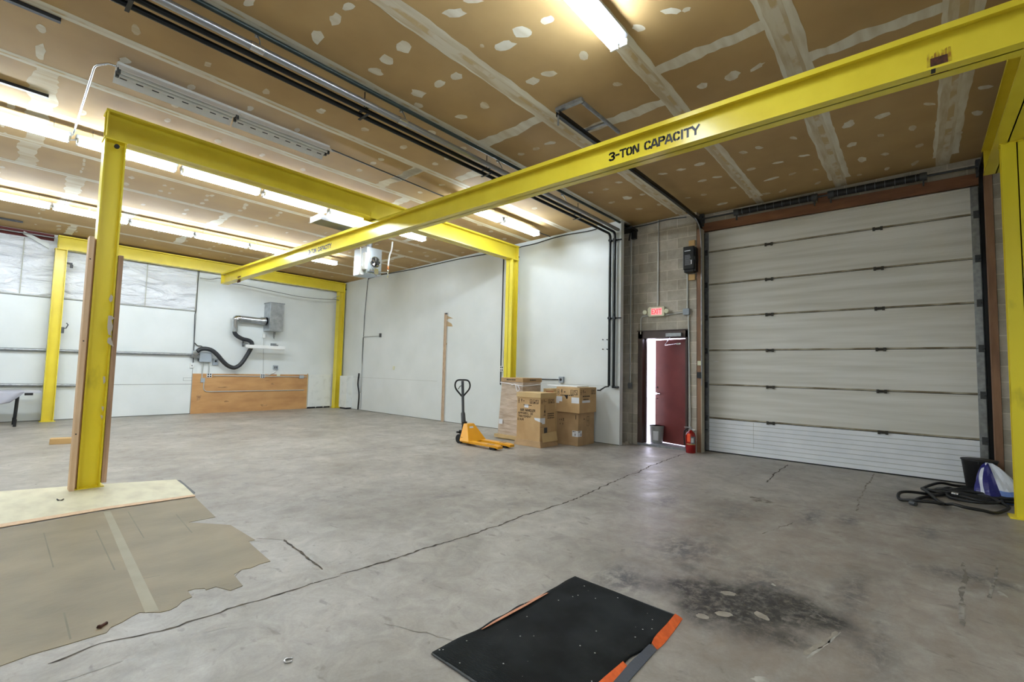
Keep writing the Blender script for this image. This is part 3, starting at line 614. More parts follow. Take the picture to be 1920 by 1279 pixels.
for y in (6.95, 14.30, -.80):
    for s_ in (-1, 1):
        h = MB()
        for dx in (-.16, .16):
            yy = y+s_*.075; h.cyl((BX+dx, yy, (3.93 if y > 0 else 3.97)+.05), (BX+dx, yy+s_*.03, (3.93 if y > 0 else 3.97)+.05), .045, n=16)
        h.box((BX-.22, y+s_*.108, BZ1), (BX+.22, y+s_*.120, BZ1+.10)) if y > 0 else None
        if y == 6.95: build('end_truck', h, Y_, t)

# bare studs screwed to the nearest column
mb = MB(); mb.box((.728, 6.80, 0), (.770, 6.90, 2.76)); mb.box((.728, 6.90, 0), (.793, 6.94, 2.76))
build('bare_stud', mb, STUD, label='bare light wooden stud on the left side of the nearest yellow column', cat='stud', group='studs on the nearest column')
t2 = thing('bare_stud', 'torn wooden stud on the right side of the nearest yellow column', 'stud', (1.01, 6.85, 0), 'studs on the nearest column')
build('stud_board', MB().box((.988, 6.82, .05), (1.03, 6.91, 2.60)), STUD2, t2)
m2 = MB()
for (px, py, pts) in ((208, 560, [(0, -8), (4, -4), (3, 4), (-1, 7), (-4, 1)]), (206, 610, [(-3, -18), (4, -18), (9, -13), (3, -10), (4, -4), (6, 1), (5, 8), (2, 13), (3, 20), (-3, 17), (-5, 4)]), (205, 638, [(-3, -4), (3, -6), (8, 12), (0, 8), (-4, 4)]), (195, 712, [(-2, -6), (2, -6), (3, 4), (-1, 8)]), (192, 766, [(-2, -4), (3, -3), (1, 6)]), (190, 782, [(-2, -4), (3, -2), (1, 5)])):
    m2.prism([onY(px+a, py+b, 6.815) for a, b in pts][::-1], (0, .004, 0))
build('torn_paper', m2, PAPER, t2)
build('screw', MB().box((.74, 6.797, 2.5), (.752, 6.80, 2.512)).box((.74, 6.797, .6), (.752, 6.80, .612)).box((.74, 6.797, 1.6), (.752, 6.80, 1.612)), BLK, bpy.data.objects['bare_stud'])

# ================================================================== LIGHTS
def make_fixture(L_=1.09, lit=True, name='fluorescent_fixture'):
    """4 ft strip, tubes along x, origin in the middle of the housing top"""
    t = thing(name, None, None)
    mb = MB(); mb.prism([(-L_/2+.004, -.045, -.055), (-L_/2+.004, -.075, 0), (-L_/2+.004, .075, 0), (-L_/2+.004, .045, -.055)], (L_-.008, 0, 0))
    build('housing', mb, HOUSE, t)
    for s_ in (-1, 1):
        r = .019; build('tube', MB().tube([(-L_/2+.035, s_*.060, -.078), (-L_/2+.045, s_*.060, -.078), (L_/2-.045, s_*.060, -.078), (L_/2-.035, s_*.060, -.078)], [r*.7, r, r, r*.7], 10), TUBE if lit else TUBEOFF, t)
    e = MB()
    for s_ in (-1, 1):
        for q in (-1, 1): e.box((s_*(L_/2-.03), q*.045-.034, -.10), (s_*(L_/2-.015), q*.045+.034, -.05))
    build('lamp_holder', e, WHITE, t)
    w = MB()
    for s_ in (-.35, .35): w.cyl((s_*L_, 0, 0), (s_*L_, 0, .12), .003, n=5)
    build('hanger_wire', w, GALV, t)
    return t
proto = make_fixture(); used = False
def put(x, y, lab, grp):
    global used
    o = proto if not used else copytree(proto); used = True
    o.location = (x, y, cz(y)-.12); tag(o, lab, 'light', grp)
ORD = ['first', 'second', 'third', 'fourth', 'fifth', 'sixth', 'seventh', 'eighth', 'ninth', 'tenth']
xs1 = [5.69-1.125*k for k in range(8)]
for k, x in enumerate(xs1): put(x, 8.02, f'lit fluorescent strip, {ORD[k]} from the wall end of the near row behind the runway beam', 'near row of lit fluorescent strips')
for k in range(8): put(5.64-1.095*k, 11.70, f'lit fluorescent strip, {ORD[k]} from the wall end of the row nearest the plywood wall', 'far row of lit fluorescent strips')
for k, x in enumerate((6.90, 5.775)): put(x, 5.86, ('lit fluorescent strip near the white wall, right of the bridge beam', 'lit fluorescent strip partly hidden behind the bridge beam, above the cartons')[k], 'lit strips over the cartons')
put(2.99, 1.90, 'lit fluorescent strip at the top of the picture, above and before the bridge beam', 'lit strips at the top edge'); put(1.865, 1.90, 'unseen lit strip added to continue the row just outside the top edge nearest the camera', 'lit strips at the top edge')  # second strip is unseen, added to lengthen the row and brighten near surfaces
for k, (x, y) in enumerate(((-.9, -.6), (-2.0, -.6), (-2.2, 2.6), (-3.3, 2.6))): put(x, y, 'added unseen fluorescent strip behind the camera, '+('nearest the right wall', 'second along the right wall', 'nearest the middle of the room', 'farthest back')[k], 'added strips behind the camera')  # unseen fixtures added to brighten the surfaces that face the camera
# unlit strip with slotted white reflector
t = thing('unlit_fixture', 'unlit white fluorescent fixture with slotted reflector, hung above the nearest column', 'light', (1.85, 5.95, 4.33))
X0, X1 = .73, 2.94
hb = MB(); hb.box((X0, 5.895, 4.31), (X1, 6.005, 4.36)); build('housing', hb, WHITE, t)
xm = onZ(444, 222, 4.26).x
for a, b in ((X0, xm-.01), (xm+.01, X1)):
    m2 = MB()
    for s_ in (-1, 1):
        def W_(u, w): return (0, 5.95+s_*u, w)
        prof = [(.055, 4.335), (.17, 4.235), (.17, 4.232), (.055, 4.332)]
        m2.prism([(a, 5.95+s_*u, w) for u, w in prof], (b-a, 0, 0), 0)
        n = 8; st = (b-a)/n
        for k in range(n):
            xx = a+st*(k+.32); q = [(xx, .098, 4.2930), (xx+st*.45, .098, 4.2930), (xx+st*.45, .118, 4.2755), (xx, .118, 4.2755)]
            m2.poly([(p[0], 5.95+s_*p[1], p[2]) for p in (q if s_ > 0 else q[::-1])], 1)
    build('reflector', m2, [WHITE, DGREY], t)
for s_ in (-1, 1):
    for a, b in ((X0+.03, xm-.03), (xm+.03, X1-.03)): build('tube', MB().cyl((a, 5.95+s_*.04, 4.27), (b, 5.95+s_*.04, 4.27), .017, n=10), TUBEOFF, t)
e = MB()
for x in (X0+.015, xm, X1-.015):
    for s_ in (-1, 1): e.box((x-.014, 5.95+s_*.04-.015, 4.245), (x+.014, 5.95+s_*.04+.015, 4.30))
build('lamp_holder', e, DGREY, t)
w = MB()
for x in (1.2, xm, 2.6): w.cyl((x, 5.95, 4.35), (x, 5.95, cz(5.95)), .004, n=5)
build('hanger_wire', w, GALV, t)
# its silvery conduit
pts = fillet([(.73, 5.95, 4.33), onZ(205, 119, 4.34), onZ(178, 122, 4.34), onC(137, 252, .10)], .07)
build('flexible_conduit', MB().tube(pts, .011, 8), STEEL, label='silvery conduit curving from the unlit fixture to the lit row', cat='conduit')
a, b = (2.94, 6.0, 4.37), (8.15, 6.05, 4.37)
build('ceiling_conduit', MB().tube([a, (5.0, 6.10, 4.37), b], .010, 6), DGREY, label='thin dark conduit running from the unlit fixture along the ceiling', cat='conduit')
m2 = MB().tube(bez([(onC(137, 252, .1)), onC(128, 262, .09), onC(160, 262, .09), onC(185, 268, .09)], 4), .009, 6)
build('fixture_whip', m2, GALV, label='short wire lead on the lit row left of the nearest column', cat='wire')

# ================================================================== CEILING PIPES
def pipe(name, pts, r, m, label, cat='pipe', n=10, fr=.08, group=None):
    return build(name, MB().tube(fillet(pts, fr), r, n), m, label=label, cat=cat, group=group)
PZ = 4.17
pa = onX(1143, 600, XC-.055); pb = onX(1151.5, 600, XC-.055)
t = thing('black_pipe', 'lower left black gas pipe under the ceiling, bending down the end of the white wall', 'pipe', (3, 4.7, PZ), 'ceiling pipes')
build('pipe_run', MB().tube(fillet([(-4.9, pa.y+.025, PZ), (XC-.055, pa.y+.005, PZ), (XC-.055, pa.y, 1.14)], .09, 5), .026, 10), BPIPE, t)
t = thing('black_pipe', 'upper right black gas pipe of the pair bending down the end of the white wall', 'pipe', (3, 4.6, PZ), 'ceiling pipes')
build('pipe_run', MB().tube(fillet([(-4.9, pb.y+.02, PZ+.015), (XC-.055, pb.y+.0, PZ+.015), (XC-.055, pb.y, 1.14)], .09, 5), .026, 10), BPIPE, t)
build('pipe_cap', MB().cyl((XC-.055, pb.y, 1.10), (XC-.055, pb.y, 1.15), .034, n=10).tube([(XC-.055, pb.y, 1.12), (XC-.06, pb.y-.11, 1.12)], .02, 8), BPIPE, t)
t = thing('steel_pipe', 'shiny grey pipe under the ceiling between the black pipes', 'pipe', (1.5, 4.62, 4.33), 'ceiling pipes')
build('pipe_run', MB().cyl((-4.9, 4.355, 4.20), (8.1, 4.355, 4.20), .033, n=14), mat('steel_pipe', (170, 172, 176), .28, .85), t)
for x in (1.45, 3.0, 5.5): build('coupling', MB().cyl((x-.05, 4.355, 4.20), (x+.06, 4.355, 4.20), .038, n=14), STEEL, t)
t = thing('ceiling_pipe', 'upper dark pipe fastened close to the ceiling beside the joint tape', 'pipe', (3, 4.45, 4.38), 'ceiling pipes')
build('pipe_run', MB().cyl((-4.9, 4.44, 4.385), (8.60, 4.38, 4.385), .024, n=10), mat('dark_green_pipe', (52, 62, 60), .4, .3), t)
for x in (-.4, 1.48, 3.05, 4.7, 6.3): build('hanger', MB().box((x-.012, 4.42, 4.36), (x+.012, 4.46, cz(4.4))).tube([(x, 4.43, 4.37), (x+.01, 4.39, 4.30), (x, 4.355, 4.245)], .006, 5), GALV, t)
for x in (.6, 2.62, 4.55, 6.9):
    build('pipe_clamp', MB().box((x-.015, pb.y-.02, PZ-.034), (x+.015, pa.y+.06, PZ-.028)).box((x-.015, pb.y-.02, PZ+.045), (x+.015, pa.y+.06, PZ+.055)).cyl((x, pa.y-.04, PZ+.05), (x, pa.y-.04, cz(4.5)), .006, n=5), BLK, label='black strap clamp on the ceiling pipe pair, '+{.6: 'nearest the camera at the top edge', 2.62: 'second along, above the unlit fixture end', 4.55: 'just before the bridge beam', 6.9: 'beyond the bridge beam'}[x], cat='clamp', group='pipe clamps')
for i, z in enumerate((3.95, 2.66, 1.92-.3)):
    pass
for z, lb in ((3.86, 'upper'), (2.47, 'middle')):
    z = onX(1150, {3.86: 452, 2.47: 597}[z], XC).z
    build('pipe_clamp', MB().box((XC-.03, pa.y+.05, z-.012), (XC-.008, pb.y-.13, z+.012)).cyl((XC-.09, pa.y, z), (XC-.03, pa.y, z), .032, n=8).cyl((XC-.09, pb.y, z), (XC-.03, pb.y, z), .032, n=8), BPIPE, label=f'{lb} black clamp holding the two pipes on the white wall end', cat='clamp', group='pipe clamps')
v = onX(1125, 732, XC-.06)
build('gas_valve', MB().tube([(XC-.055, pa.y, 1.13), (XC-.06, pa.y+.08, 1.115), (XC-.07, v.y, v.z)], .014, 8).box((XC-.09, v.y-.02, v.z-.012), (XC-.05, v.y+.05, v.z+.012)), BLK, label='small black valve at the foot of the vertical pipes', cat='valve')
m2 = MB()
for px, py in ((1131, 637), (1139, 637), (1131, 655), (1139, 655)): q = onX(px, py, XC); m2.cyl((XC-.03, q.y, q.z), (XC, q.y, q.z), .012, n=8)
for k, (px, py) in enumerate(((1131, 637), (1139, 637), (1131, 655), (1139, 655))):
    q = onX(px, py, XC); build('wall_anchor', MB().cyl((XC-.03, q.y, q.z), (XC, q.y, q.z), .011, n=8), DGREY, label='small metal anchor in the white wall, '+('upper left', 'upper right', 'lower left', 'lower right')[k]+' of the four beside the pipes', cat='anchor', group='wall anchors')
# black channels on the ceiling, left
for (a, b, lb) in (((-30, -8), (114, 40), 'longest, at the top left picture corner'), ((0, 153), (91, 182), 'at the left edge above the lit strips'), ((0, 408), (43, 417), 'near the insulation sheet')):
    p, q = onC(*a, .02), onC(*b, .02)
    build('ceiling_channel', MB().box((p.x-1.5, q.y-.022, cz(q.y)-.035), (q.x, q.y+.022, cz(q.y)-.002)), BLK, label='black channel strip on the ceiling, '+lb, cat='channel', group='black ceiling channels')
# heater
t = thing('unit_heater', 'silver gas unit heater with round burner opening hung behind the bridge beam', 'heater', (5.8, 9.5, 3.5))
hx0, hy0, hz0 = 5.60, 9.26, 3.50
hx1 = onY(715.6, 490, hy0).x; hz1 = 4.10; hy1 = 9.80
build('cabinet', MB().box((hx0, hy0, hz0), (hx1, hy1, hz1)), mat('heater_cabinet', (196, 206, 216), .30, .85), t, bevel=.004)
cx, cz_ = (hx0+hx1)/2+.02, 3.78
build('burner_opening', MB().cyl((cx, hy0-.012, cz_), (cx, hy0+.0, cz_), .115, n=24), BLK, t)
f = MB()
for k in range(5):
    an = k*1.257+.3; f.prism([(cx+.02*math.cos(an-.6), hy0-.02, cz_+.02*math.sin(an-.6)), (cx+.10*math.cos(an-.3), hy0-.02, cz_+.10*math.sin(an-.3)), (cx+.10*math.cos(an+.25), hy0-.03, cz_+.10*math.sin(an+.25)), (cx+.02*math.cos(an+.5), hy0-.03, cz_+.02*math.sin(an+.5))], (0, -.004, 0))
build('fan_blade', f, STEEL, t)
build('fan_motor', MB().cyl((cx+.03, hy0-.09, cz_-.02), (cx+.03, hy0-.015, cz_-.02), .045, n=14), BLK, t)
ring = MB().tube([(cx+.12*math.cos(k*math.pi/12), hy0-.012, cz_+.12*math.sin(k*math.pi/12)) for k in range(25)], .012, 6); build('burner_ring', ring, STEEL, t)
build('gas_manifold', MB().tube(fillet([(hx0+.05, hy0-.06, 3.56), (hx1-.05, hy0-.06, 3.56), (hx1+.14, hy0-.06, 3.60)], .03), .018, 8).box((cx-.06, hy0-.09, 3.50), (cx+.04, hy0-.01, 3.62)).tube([(cx-.1, hy0-.05, 3.64), (cx-.04, hy0-.07, 3.5), (cx+.02, hy0-.05, 3.47)], .010, 6), STEEL, t)
build('control_box', MB().box((hx0-.05, hy0-.02, 3.58), (hx0+.02, hy0+.10, 3.96)), WHITE, t, bevel=.004)
build('relay_box', MB().box((hx0-.08, hy0+.10, 3.47), (hx0-.005, hy0+.20, 3.66)), WHITE, t, bevel=.003)
build('side_cable', MB().tube(bez([(hx0-.02, hy0+.25, 4.12), (hx0-.03, hy0+.18, 3.9), (hx0-.05, hy0+.12, 3.65)], 5), .010, 6), WHITE, t)
build('flue_collar', MB().cyl((cx-.02, hy0+.22, hz1), (cx-.02, hy0+.22, 4.35), .065, n=16), GALV, t)
rods = MB()
for x in (hx0+.03, hx1-.03): rods.cyl((x, hy1-.05, hz1), (x, hy1-.05, 4.36), .006, n=5)
build('hanger_rod', rods, GALV, t)
g = Vector((hx1+.14, hy0-.06, 3.60)); q = onY(735, 447, hy0-.06)
build('gas_drop', MB().tube(bez([(q.x+.02, hy0-.06, 4.34), (q.x, hy0-.06, 4.14), (g.x+.02, hy0-.06, 3.98), (g.x, hy0-.06, 3.74)], 5), .020, 8), WHITE, t)
build('valve', MB().cyl((g.x, g.y, 3.66), (g.x, g.y, 3.75), .022, n=8).box((g.x-.03, g.y-.015, 3.68), (g.x+.03, g.y+.015, 3.71)), COPPER, t)
build('drip_leg', MB().cyl((g.x, g.y, 3.48), (g.x, g.y, 3.66), .015, n=8), STEEL, t)
# sheet metal box under the near light row
a = onC(622, 418, .26); b = onC(598, 419, .30)
t = thing('metal_duct_box', 'grey sheet metal box hanging under the near light row', 'box', (4.3, 8.2, 4.0))
build('duct_body', MB().box((3.90, 8.03, 4.035), (5.0, 8.40, 4.13)), mat('duct_box_dark', (120, 122, 128), .5, .4), t)
build('end_cap', MB().box((3.885, 8.02, 4.03), (3.90, 8.41, 4.135)), WHITE, t)
build('strap', MB().box((4.0, 8.26, 4.13), (4.02, 8.27, 4.34)).box((4.9, 8.26, 4.13), (4.92, 8.27, 4.34)), GALV, t)

# ================================================================== OVERHEAD DOOR
def panel_material(name, c, c2, freq, bstr):
    m = bpy.data.materials.new(name); m.use_nodes = True; nt = m.node_tree; N = nt.nodes; L = nt.links; b = N['Principled BSDF']
    tc = N.new('ShaderNodeTexCoord'); mp = N.new('ShaderNodeMapping'); mp.inputs['Scale'].default_value = (1, .25, 5); L.new(tc.outputs['Object'], mp.inputs[0])
    nz = N.new('ShaderNodeTexNoise'); nz.inputs['Scale'].default_value = 2.2; nz.inputs['Detail'].default_value = 8; L.new(mp.outputs[0], nz.inputs['Vector'])
    rp = N.new('ShaderNodeValToRGB'); rp.color_ramp.elements[0].position = .3; rp.color_ramp.elements[1].position = .62; rp.color_ramp.elements[0].color = (*lin(c2), 1); rp.color_ramp.elements[1].color = (*lin(c), 1)
    L.new(nz.outputs['Fac'], rp.inputs[0]); L.new(rp.outputs[0], b.inputs['Base Color']); b.inputs['Roughness'].default_value = .42
    wv = N.new('ShaderNodeTexWave'); wv.bands_direction = 'Z'; wv.inputs['Scale'].default_value = freq; L.new(tc.outputs['Object'], wv.inputs['Vector'])
    bp = N.new('ShaderNodeBump'); bp.inputs['Strength'].default_value = bstr; bp.inputs['Distance'].default_value = .004; L.new(wv.outputs['Fac'], bp.inputs['Height']); L.new(bp.outputs[0], b.inputs['Normal']); return m
PANEL = panel_material('door_panel_cream', (226, 224, 217), (204, 201, 190), 12, .12)
PANELW = mat('door_panel_white', (244, 246, 250), .4, c2=(232, 236, 242), scale=3)
DIRT = mat('seam_dirt', (120, 108, 84), .8, c2=(176, 168, 148), scale=7, thr=(.4, .6), stretch=(1, .4, 1))
door = thing('door_1', None, None, (XG, 1.1, 0)); door['kind'] = 'structure'
PL, PR = 2.905, -.622; SL, SR = 2.975, -.70
zs = [0.015, .605, 1.215, 1.845, 2.465, 3.080, 3.697, 4.095]
hp = None
for i in range(7):
    z0, z1 = zs[i], zs[i+1]; mb = MB()
    if i == 0:
        n = 8; st = (z1-z0-.006)/n                      # ribbed bottom section
        for k in range(n):
            a = z0+.003+k*st; mb.prism([(XG, PR, a), (XG, PR, a+st-.008), (XG+.006, PR, a+st-.002), (XG+.006, PR, a)][::-1], (0, PL-PR, 0), 0)
            if k: mb.box((XG-.001, PR, a-.005), (XG+.003, PL, a-.001), 1)  # painted grey line puts shade into the groove between ribs
        mb.box((XG+.005, PR, z0), (XG+.05, PL, z1-.003), 0)
        mb.box((XG-.002, 2.16, z0+.12), (XG+.001, 2.164, z1-.02), 1)
        p = build('door_panel', mb, [PANELW, SEAML], door)
        p['label'] = 'bright white ribbed bottom panel'
        build('bottom_seal', MB().box((XG-.004, PR-.07, 0), (XG+.05, PL+.07, .018)), RUB, door)
    else:
        mb.box((XG, PR, z0+.004), (XG+.05, PL, z1-.004), 0)
        if i < 7: mb.box((XG-.001, PR, z0+.004), (XG+.002, PL, z0+.028), 1)
        if i == 6: mb.box((XG-.012, PR, z1-.03), (XG, PL, z1-.004), 0)
        mb.box((XG+.004, PR, z0-.006), (XG+.045, PL, z0+.006), 2)
        p = build('door_panel', mb, [PANEL, DIRT, BLK], door)
    for y0, y1 in ((SR, PR), (PL, SL)):
        s_ = MB().box((XG-.012, y0, z0+.003), (XG+.05, y1, z1-.003))
        build('end_stile', s_, GALV, p)
    if i > 0:
        for y in (1.892, .398):
            if hp is None:
                hp = MB().box((XG-.022, y-.062, z0-.028), (XG-.001, y-.03, z0+.028)).box((XG-.022, y+.03, z0-.028), (XG-.001, y+.062, z0+.028)).box((XG-.012, y-.032, z0-.018), (XG-.001, y+.032, z0+.018)).cyl((XG-.016, y-.045, z0), (XG-.016, y+.045, z0), .010, n=8)
                h0 = build('hinge', hp, mat('hinge_steel', (70, 66, 58), .5, .4), p); hb0 = wloc(h0); hy, hz_ = y, z0
            else:
                h = h0.copy(); COL.objects.link(h); h.parent = p; h.location = Vector((0, y-hy, z0-hz_))+wloc(door)-wloc(p)
        for y in (SR+.02, SL-.02):
            build('roller_hinge', MB().box((XG-.03, y-.035, z0-.05), (XG-.012, y+.035, z0+.05)).cyl((XG-.04, y, z0), (XG-.04, y+(.09 if y > 0 else -.09), z0), .012, n=8), DGREY, p)
# tracks
for y, s_ in ((SL+.045, 1), (SR-.03, -1)):
    yy = y
    pts = [(XG-.05, yy, .02), (XG-.05, yy, 3.98)]
    R_ = .34
    for k in range(9):
        an = k/8*math.pi/2; pts.append((XG-.05-R_+R_*math.cos(an), yy, 3.98+R_*math.sin(an)*.98))
    for a in (7.5, 6, 4.17): pts.append((a, yy, 4.335))
    tm = MB()
    P = [Vector(p) for p in pts]
    for a, b in zip(P, P[1:]):
        d = (b-a).normalized(); n = Vector((0, 1, 0)).cross(d).normalized()
        for o0, w0, o1, w1 in ((-.028, -.025, -.022, .025), (-.028, -.025, .028, -.019), (-.028, .019, .028, .025)):
            q = [n*o0+Vector((0, w0, 0)), n*o1+Vector((0, w0, 0)), n*o1+Vector((0, w1, 0)), n*o0+Vector((0, w1, 0))]
            tm.hexa([a+q[0], a+q[1], a+q[2], a+q[3], b+q[0], b+q[1], b+q[2], b+q[3]])
    tt = build('track', tm, BPIPE, door)
    if s_ > 0: build('track_bracket', MB().box((4.16, yy-.32, 4.37), (4.21, yy+.03, 4.41)).cyl((4.22, yy-.30, 4.38), (5.05, yy-.30, 4.38), .022, n=8).box((4.72, yy-.32, 4.36), (4.76, yy, 4.38)).cyl((4.18, yy+.0, 4.2), (4.18, yy+.0, 4.32), .012, n=6), GALV, tt)
    ang = MB().box((XG-.08, y+s_*.026, .02), (XG-.02, y+s_*.034, 4.25)); build('track_angle', ang, BPIPE, tt)
    build('bearing_plate', MB().box((XG-.10, y-.05, 4.20), (XG-.01, y+.05, 4.44)).cyl((XG-.12, y-.03, 4.335), (XG-.12, y+.03, 4.335), .065, n=16), DGREY, tt)
sh = build('spring_shaft', MB().cyl((XG-.12, SR-.06, 4.335), (XG-.12, SL+.10, 4.335), .016, n=8), DGREY, door)
for ya, yb in ((2.38, 1.19), (.97, -.14)):
    cm = MB(); n = 46; cm.cyl((XG-.12, ya, 4.335), (XG-.12, yb, 4.335), .050, n=14)
    for k in range(n):
        y = ya+(yb-ya)*(k+.5)/n; cm.cyl((XG-.12, y-.009, 4.335), (XG-.12, y+.009, 4.335), .054, n=14)
    sp = build('torsion_spring', cm, BLK, sh)
    pm = MB()
    for k in range(9): y = ya+(yb-ya)*(k+.8)/9.5; pm.cyl((XG-.12, y-.003, 4.335), (XG-.12, y+.003, 4.335), .0555, n=14)
    paint(pm, SCUFF, sp)
    for y in (ya, yb): build('spring_cone', MB().cyl((XG-.12, y-.04, 4.335), (XG-.12, y+.04, 4.335), .06, n=12).box((XG-.14, y-.01, 4.2), (XG-.10, y+.01, 4.335)), DGREY, sp)
sc = MB(); F = Face((XG, 0, 0), (0, -1, 0), (0, 0, 1), .003); q = onX(1343, 678, XG); F.poly(sc, [(-q.y-.06, q.z), (-q.y+.0, q.z+.015), (-q.y+.07, q.z-.005), (-q.y+.02, q.z-.012), (-q.y-.03, q.z-.012)])
build('sticker_scrap', sc, WHITE, door)
# jambs, header
build('trim_1', MB().box((XB-.02, 2.955, 0), (XB+.12, 3.025, 4.1)), WOOD, kind='structure')
build('trim_2', MB().box((XB-.02, -.815, 0), (XB+.12, -.742, 4.26)), WOOD, kind='structure')
build('trim_3', MB().box((XG-.06, -.80, 4.105), (XG-.0, JL+.03, 4.262)).box((XG-.06, 1.0, 4.262), (XG-.02, 1.16, 4.40)), WOODH, kind='structure')
build('trim_4', MB().box((XB-.024, 2.940, 0), (XB+.12, 2.954, 4.1)), mat('pale_jamb_edge', (176, 168, 150), .6), kind='structure')

# ================================================================== EXIT DOOR
d2 = thing('door_2', None, None, (XB+.1, 3.66, 0)); d2['kind'] = 'structure'
fm = MB()
for x0, x1 in ((XB-.02, XB+.20),):
    fm.box((x0, DY1, 0), (x1, DY1+.095, DZ+.13)); fm.box((x0, DY0-.035, 0), (x1, DY0, DZ+.13)); fm.box((x0, DY0-.035, DZ), (x1, DY1+.095, DZ+.14))
fm.box((XB+.10, DY1-.02, 0), (XB+.14, DY1, DZ)); fm.box((XB-.04, DY0-.05, DZ+.14), (XB-.0, DY1+.11, DZ+.155))
build('door_frame', fm, FRAME, d2)
build('threshold', MB().box((XB-.03, DY0-.03, 0), (XB+.34, DY1+.09, .04)), GALV, d2)
hx, hy = XB+.20, DY0+.005; an = math.radians(72)
du = Vector((math.cos(an), math.sin(an), 0)); dn = Vector((math.sin(an), -math.cos(an), 0))   # dn faces outside
def LP(a, z, o=0.0): return Vector((hx, hy, 0))+du*a+dn*o+Vector((0, 0, z))
lm = MB(); lm.hexa([LP(0, .05, 0), LP(.825, .05, 0), LP(.825, .05, .045), LP(0, .05, .045), LP(0, DZ-.01, 0), LP(.825, DZ-.01, 0), LP(.825, DZ-.01, .045), LP(0, DZ-.01, .045)])
leaf = build('door_leaf', lm, MAROON, d2, bevel=.002)
def LF(a, z): return LP(a, z, -.002)
hm = MB().cyl(LP(.755, 1.0, 0), LP(.755, 1.0, -.05), .028, n=12).tube([LP(.755, 1.0, -.045), LP(.66, 1.0, -.05)], .010, 6); build('door_handle', hm, STEEL, leaf)
build('lock_cylinder', MB().cyl(LP(.77, 1.12, 0), LP(.77, 1.12, -.012), .014, n=8).cyl(LP(.77, .90, 0), LP(.77, .90, -.012), .010, n=8), BLK, leaf)
cl = MB(); cl.box((XB-.07, 3.30, DZ+.015), (XB-.005, 3.60, DZ+.085)); cl2 = build('door_closer', cl, GALV, d2, bevel=.006)
cl = MB(); cl.tube([(XB-.04, 3.52, DZ+.0), LP(.55, DZ-.12, -.05), LP(.25, DZ-.10, -.012)], .009, 6).box(LP(.28, DZ-.115, -.02), LP(.20, DZ-.085, 0)); build('closer_arm', cl, STEEL, cl2)
# bucket propping it
t = thing('grey_bucket', 'grey plastic pail propping the exit door open on the threshold', 'bucket', (9.02, 3.93, .0))
bx, by = 8.985, 3.94
build('pail', MB().tube([(bx, by, .0), (bx, by, .02), (bx, by, .355), (bx, by, .37), (bx, by, .37), (bx, by, .36), (bx, by, .05)], [.10, .115, .138, .146, .138, .132, .108], 20, caps=True), PLAST, t)
build('pail_handle', MB().tube([(bx-.14*math.cos(k/8*math.pi), by, .33-.12*math.sin(k/8*math.pi)) for k in range(9)][0:9], .004, 5), GALV, t)
m2 = MB(); 
for k in range(5):
    a0 = 3.0+k*.16; a1 = a0+.16; m2.poly([(bx+.131*math.cos(a0), by+.131*math.sin(a0), .09), (bx+.131*math.cos(a1), by+.131*math.sin(a1), .09), (bx+.139*math.cos(a1), by+.139*math.sin(a1), .27), (bx+.139*math.cos(a0), by+.139*math.sin(a0), .27)])
build('pail_label', m2, LABEL, t)

# ================================================================== WALL FITTINGS (block wall)
def bw(px, py, x=XB-.015): return onX(px, py, x)
def conduit(name, pts, label, r=.0135, m=COND, fr=.08, cat='conduit', group=None): return pipe(name, pts, r, m, label, cat, 8, fr, group)
def jbox(name, c, n, w, h, d, m, label=None, cat=None, parent=None, bevel=.003):
    c = Vector(c); a = abs(n[0]) > .5
    mb = MB(); mb.box((c.x-(d if a and n[0] < 0 else (0 if a else w/2)), c.y-(d if (not a) and n[1] < 0 else (w/2 if a else 0)), c.z-h/2), (c.x+(0 if a and n[0] < 0 else (d if a else w/2)), c.y+(0 if (not a) and n[1] < 0 else (w/2 if a else d)), c.z+h/2))
    return build(name, mb, m, parent, bevel=bevel, label=label, cat=cat)
a = bw(1184, 428); b = bw(1181.5, 718); conduit('electrical_conduit', [(a.x, b.y, cz(4.3)), (b.x, b.y, b.z)], 'thin conduit down the block wall left of the exit door', group='conduits on the block wall')
c = onX(1181, 723, XB); jbox('light_switch', (XB, b.y, c.z), (-1, 0, 0), .075, .12, .045, GALV, 'metal switch box on the block wall left of the exit door', 'switch')
a = bw(1235, 420); b = bw(1234, 573); conduit('electrical_conduit', [(a.x, b.y, cz(3.8)), (b.x, b.y, b.z)], 'conduit dropping from the ceiling to the exit sign', group='conduits on the block wall')
a = bw(1289.5, 515); b = bw(1289, 578); conduit('electrical_conduit', [(a.x, b.y, 3.32), (b.x, b.y, b.z)], 'short conduit from the black door opener down to the grey junction box', group='conduits on the block wall')
a = bw(1291, 592); b = bw(1294, 800); conduit('electrical_conduit', [(a.x, a.y, a.z), (b.x, a.y-.03, b.z+.1), (b.x, a.y-.02, b.z), (b.x, JL+.1, b.z-.05), (XB-.05, JL+.03, b.z-.06)], 'long conduit from the junction box down behind the fire extinguisher', group='conduits on the block wall')
q = onX(1288, 585, XB); jbox('junction_box', (XB, q.y, q.z), (-1, 0, 0), .115, .115, .055, GREYP, 'grey junction box right of the exit sign', 'box')
a, b_, c, d = bw(1281, 586), bw(1245, 590), bw(1215, 592), bw(1201.5, 608)
e = bw(1201.5, 627); conduit('electrical_conduit', [a, (b_.x, b_.y, b_.z-.01), (c.x, c.y, c.z), (d.x, d.y, c.z-.01), (e.x, d.y, e.z)], 'conduit from the junction box under the exit sign curving down to the door frame', group='conduits on the block wall', fr=.10)
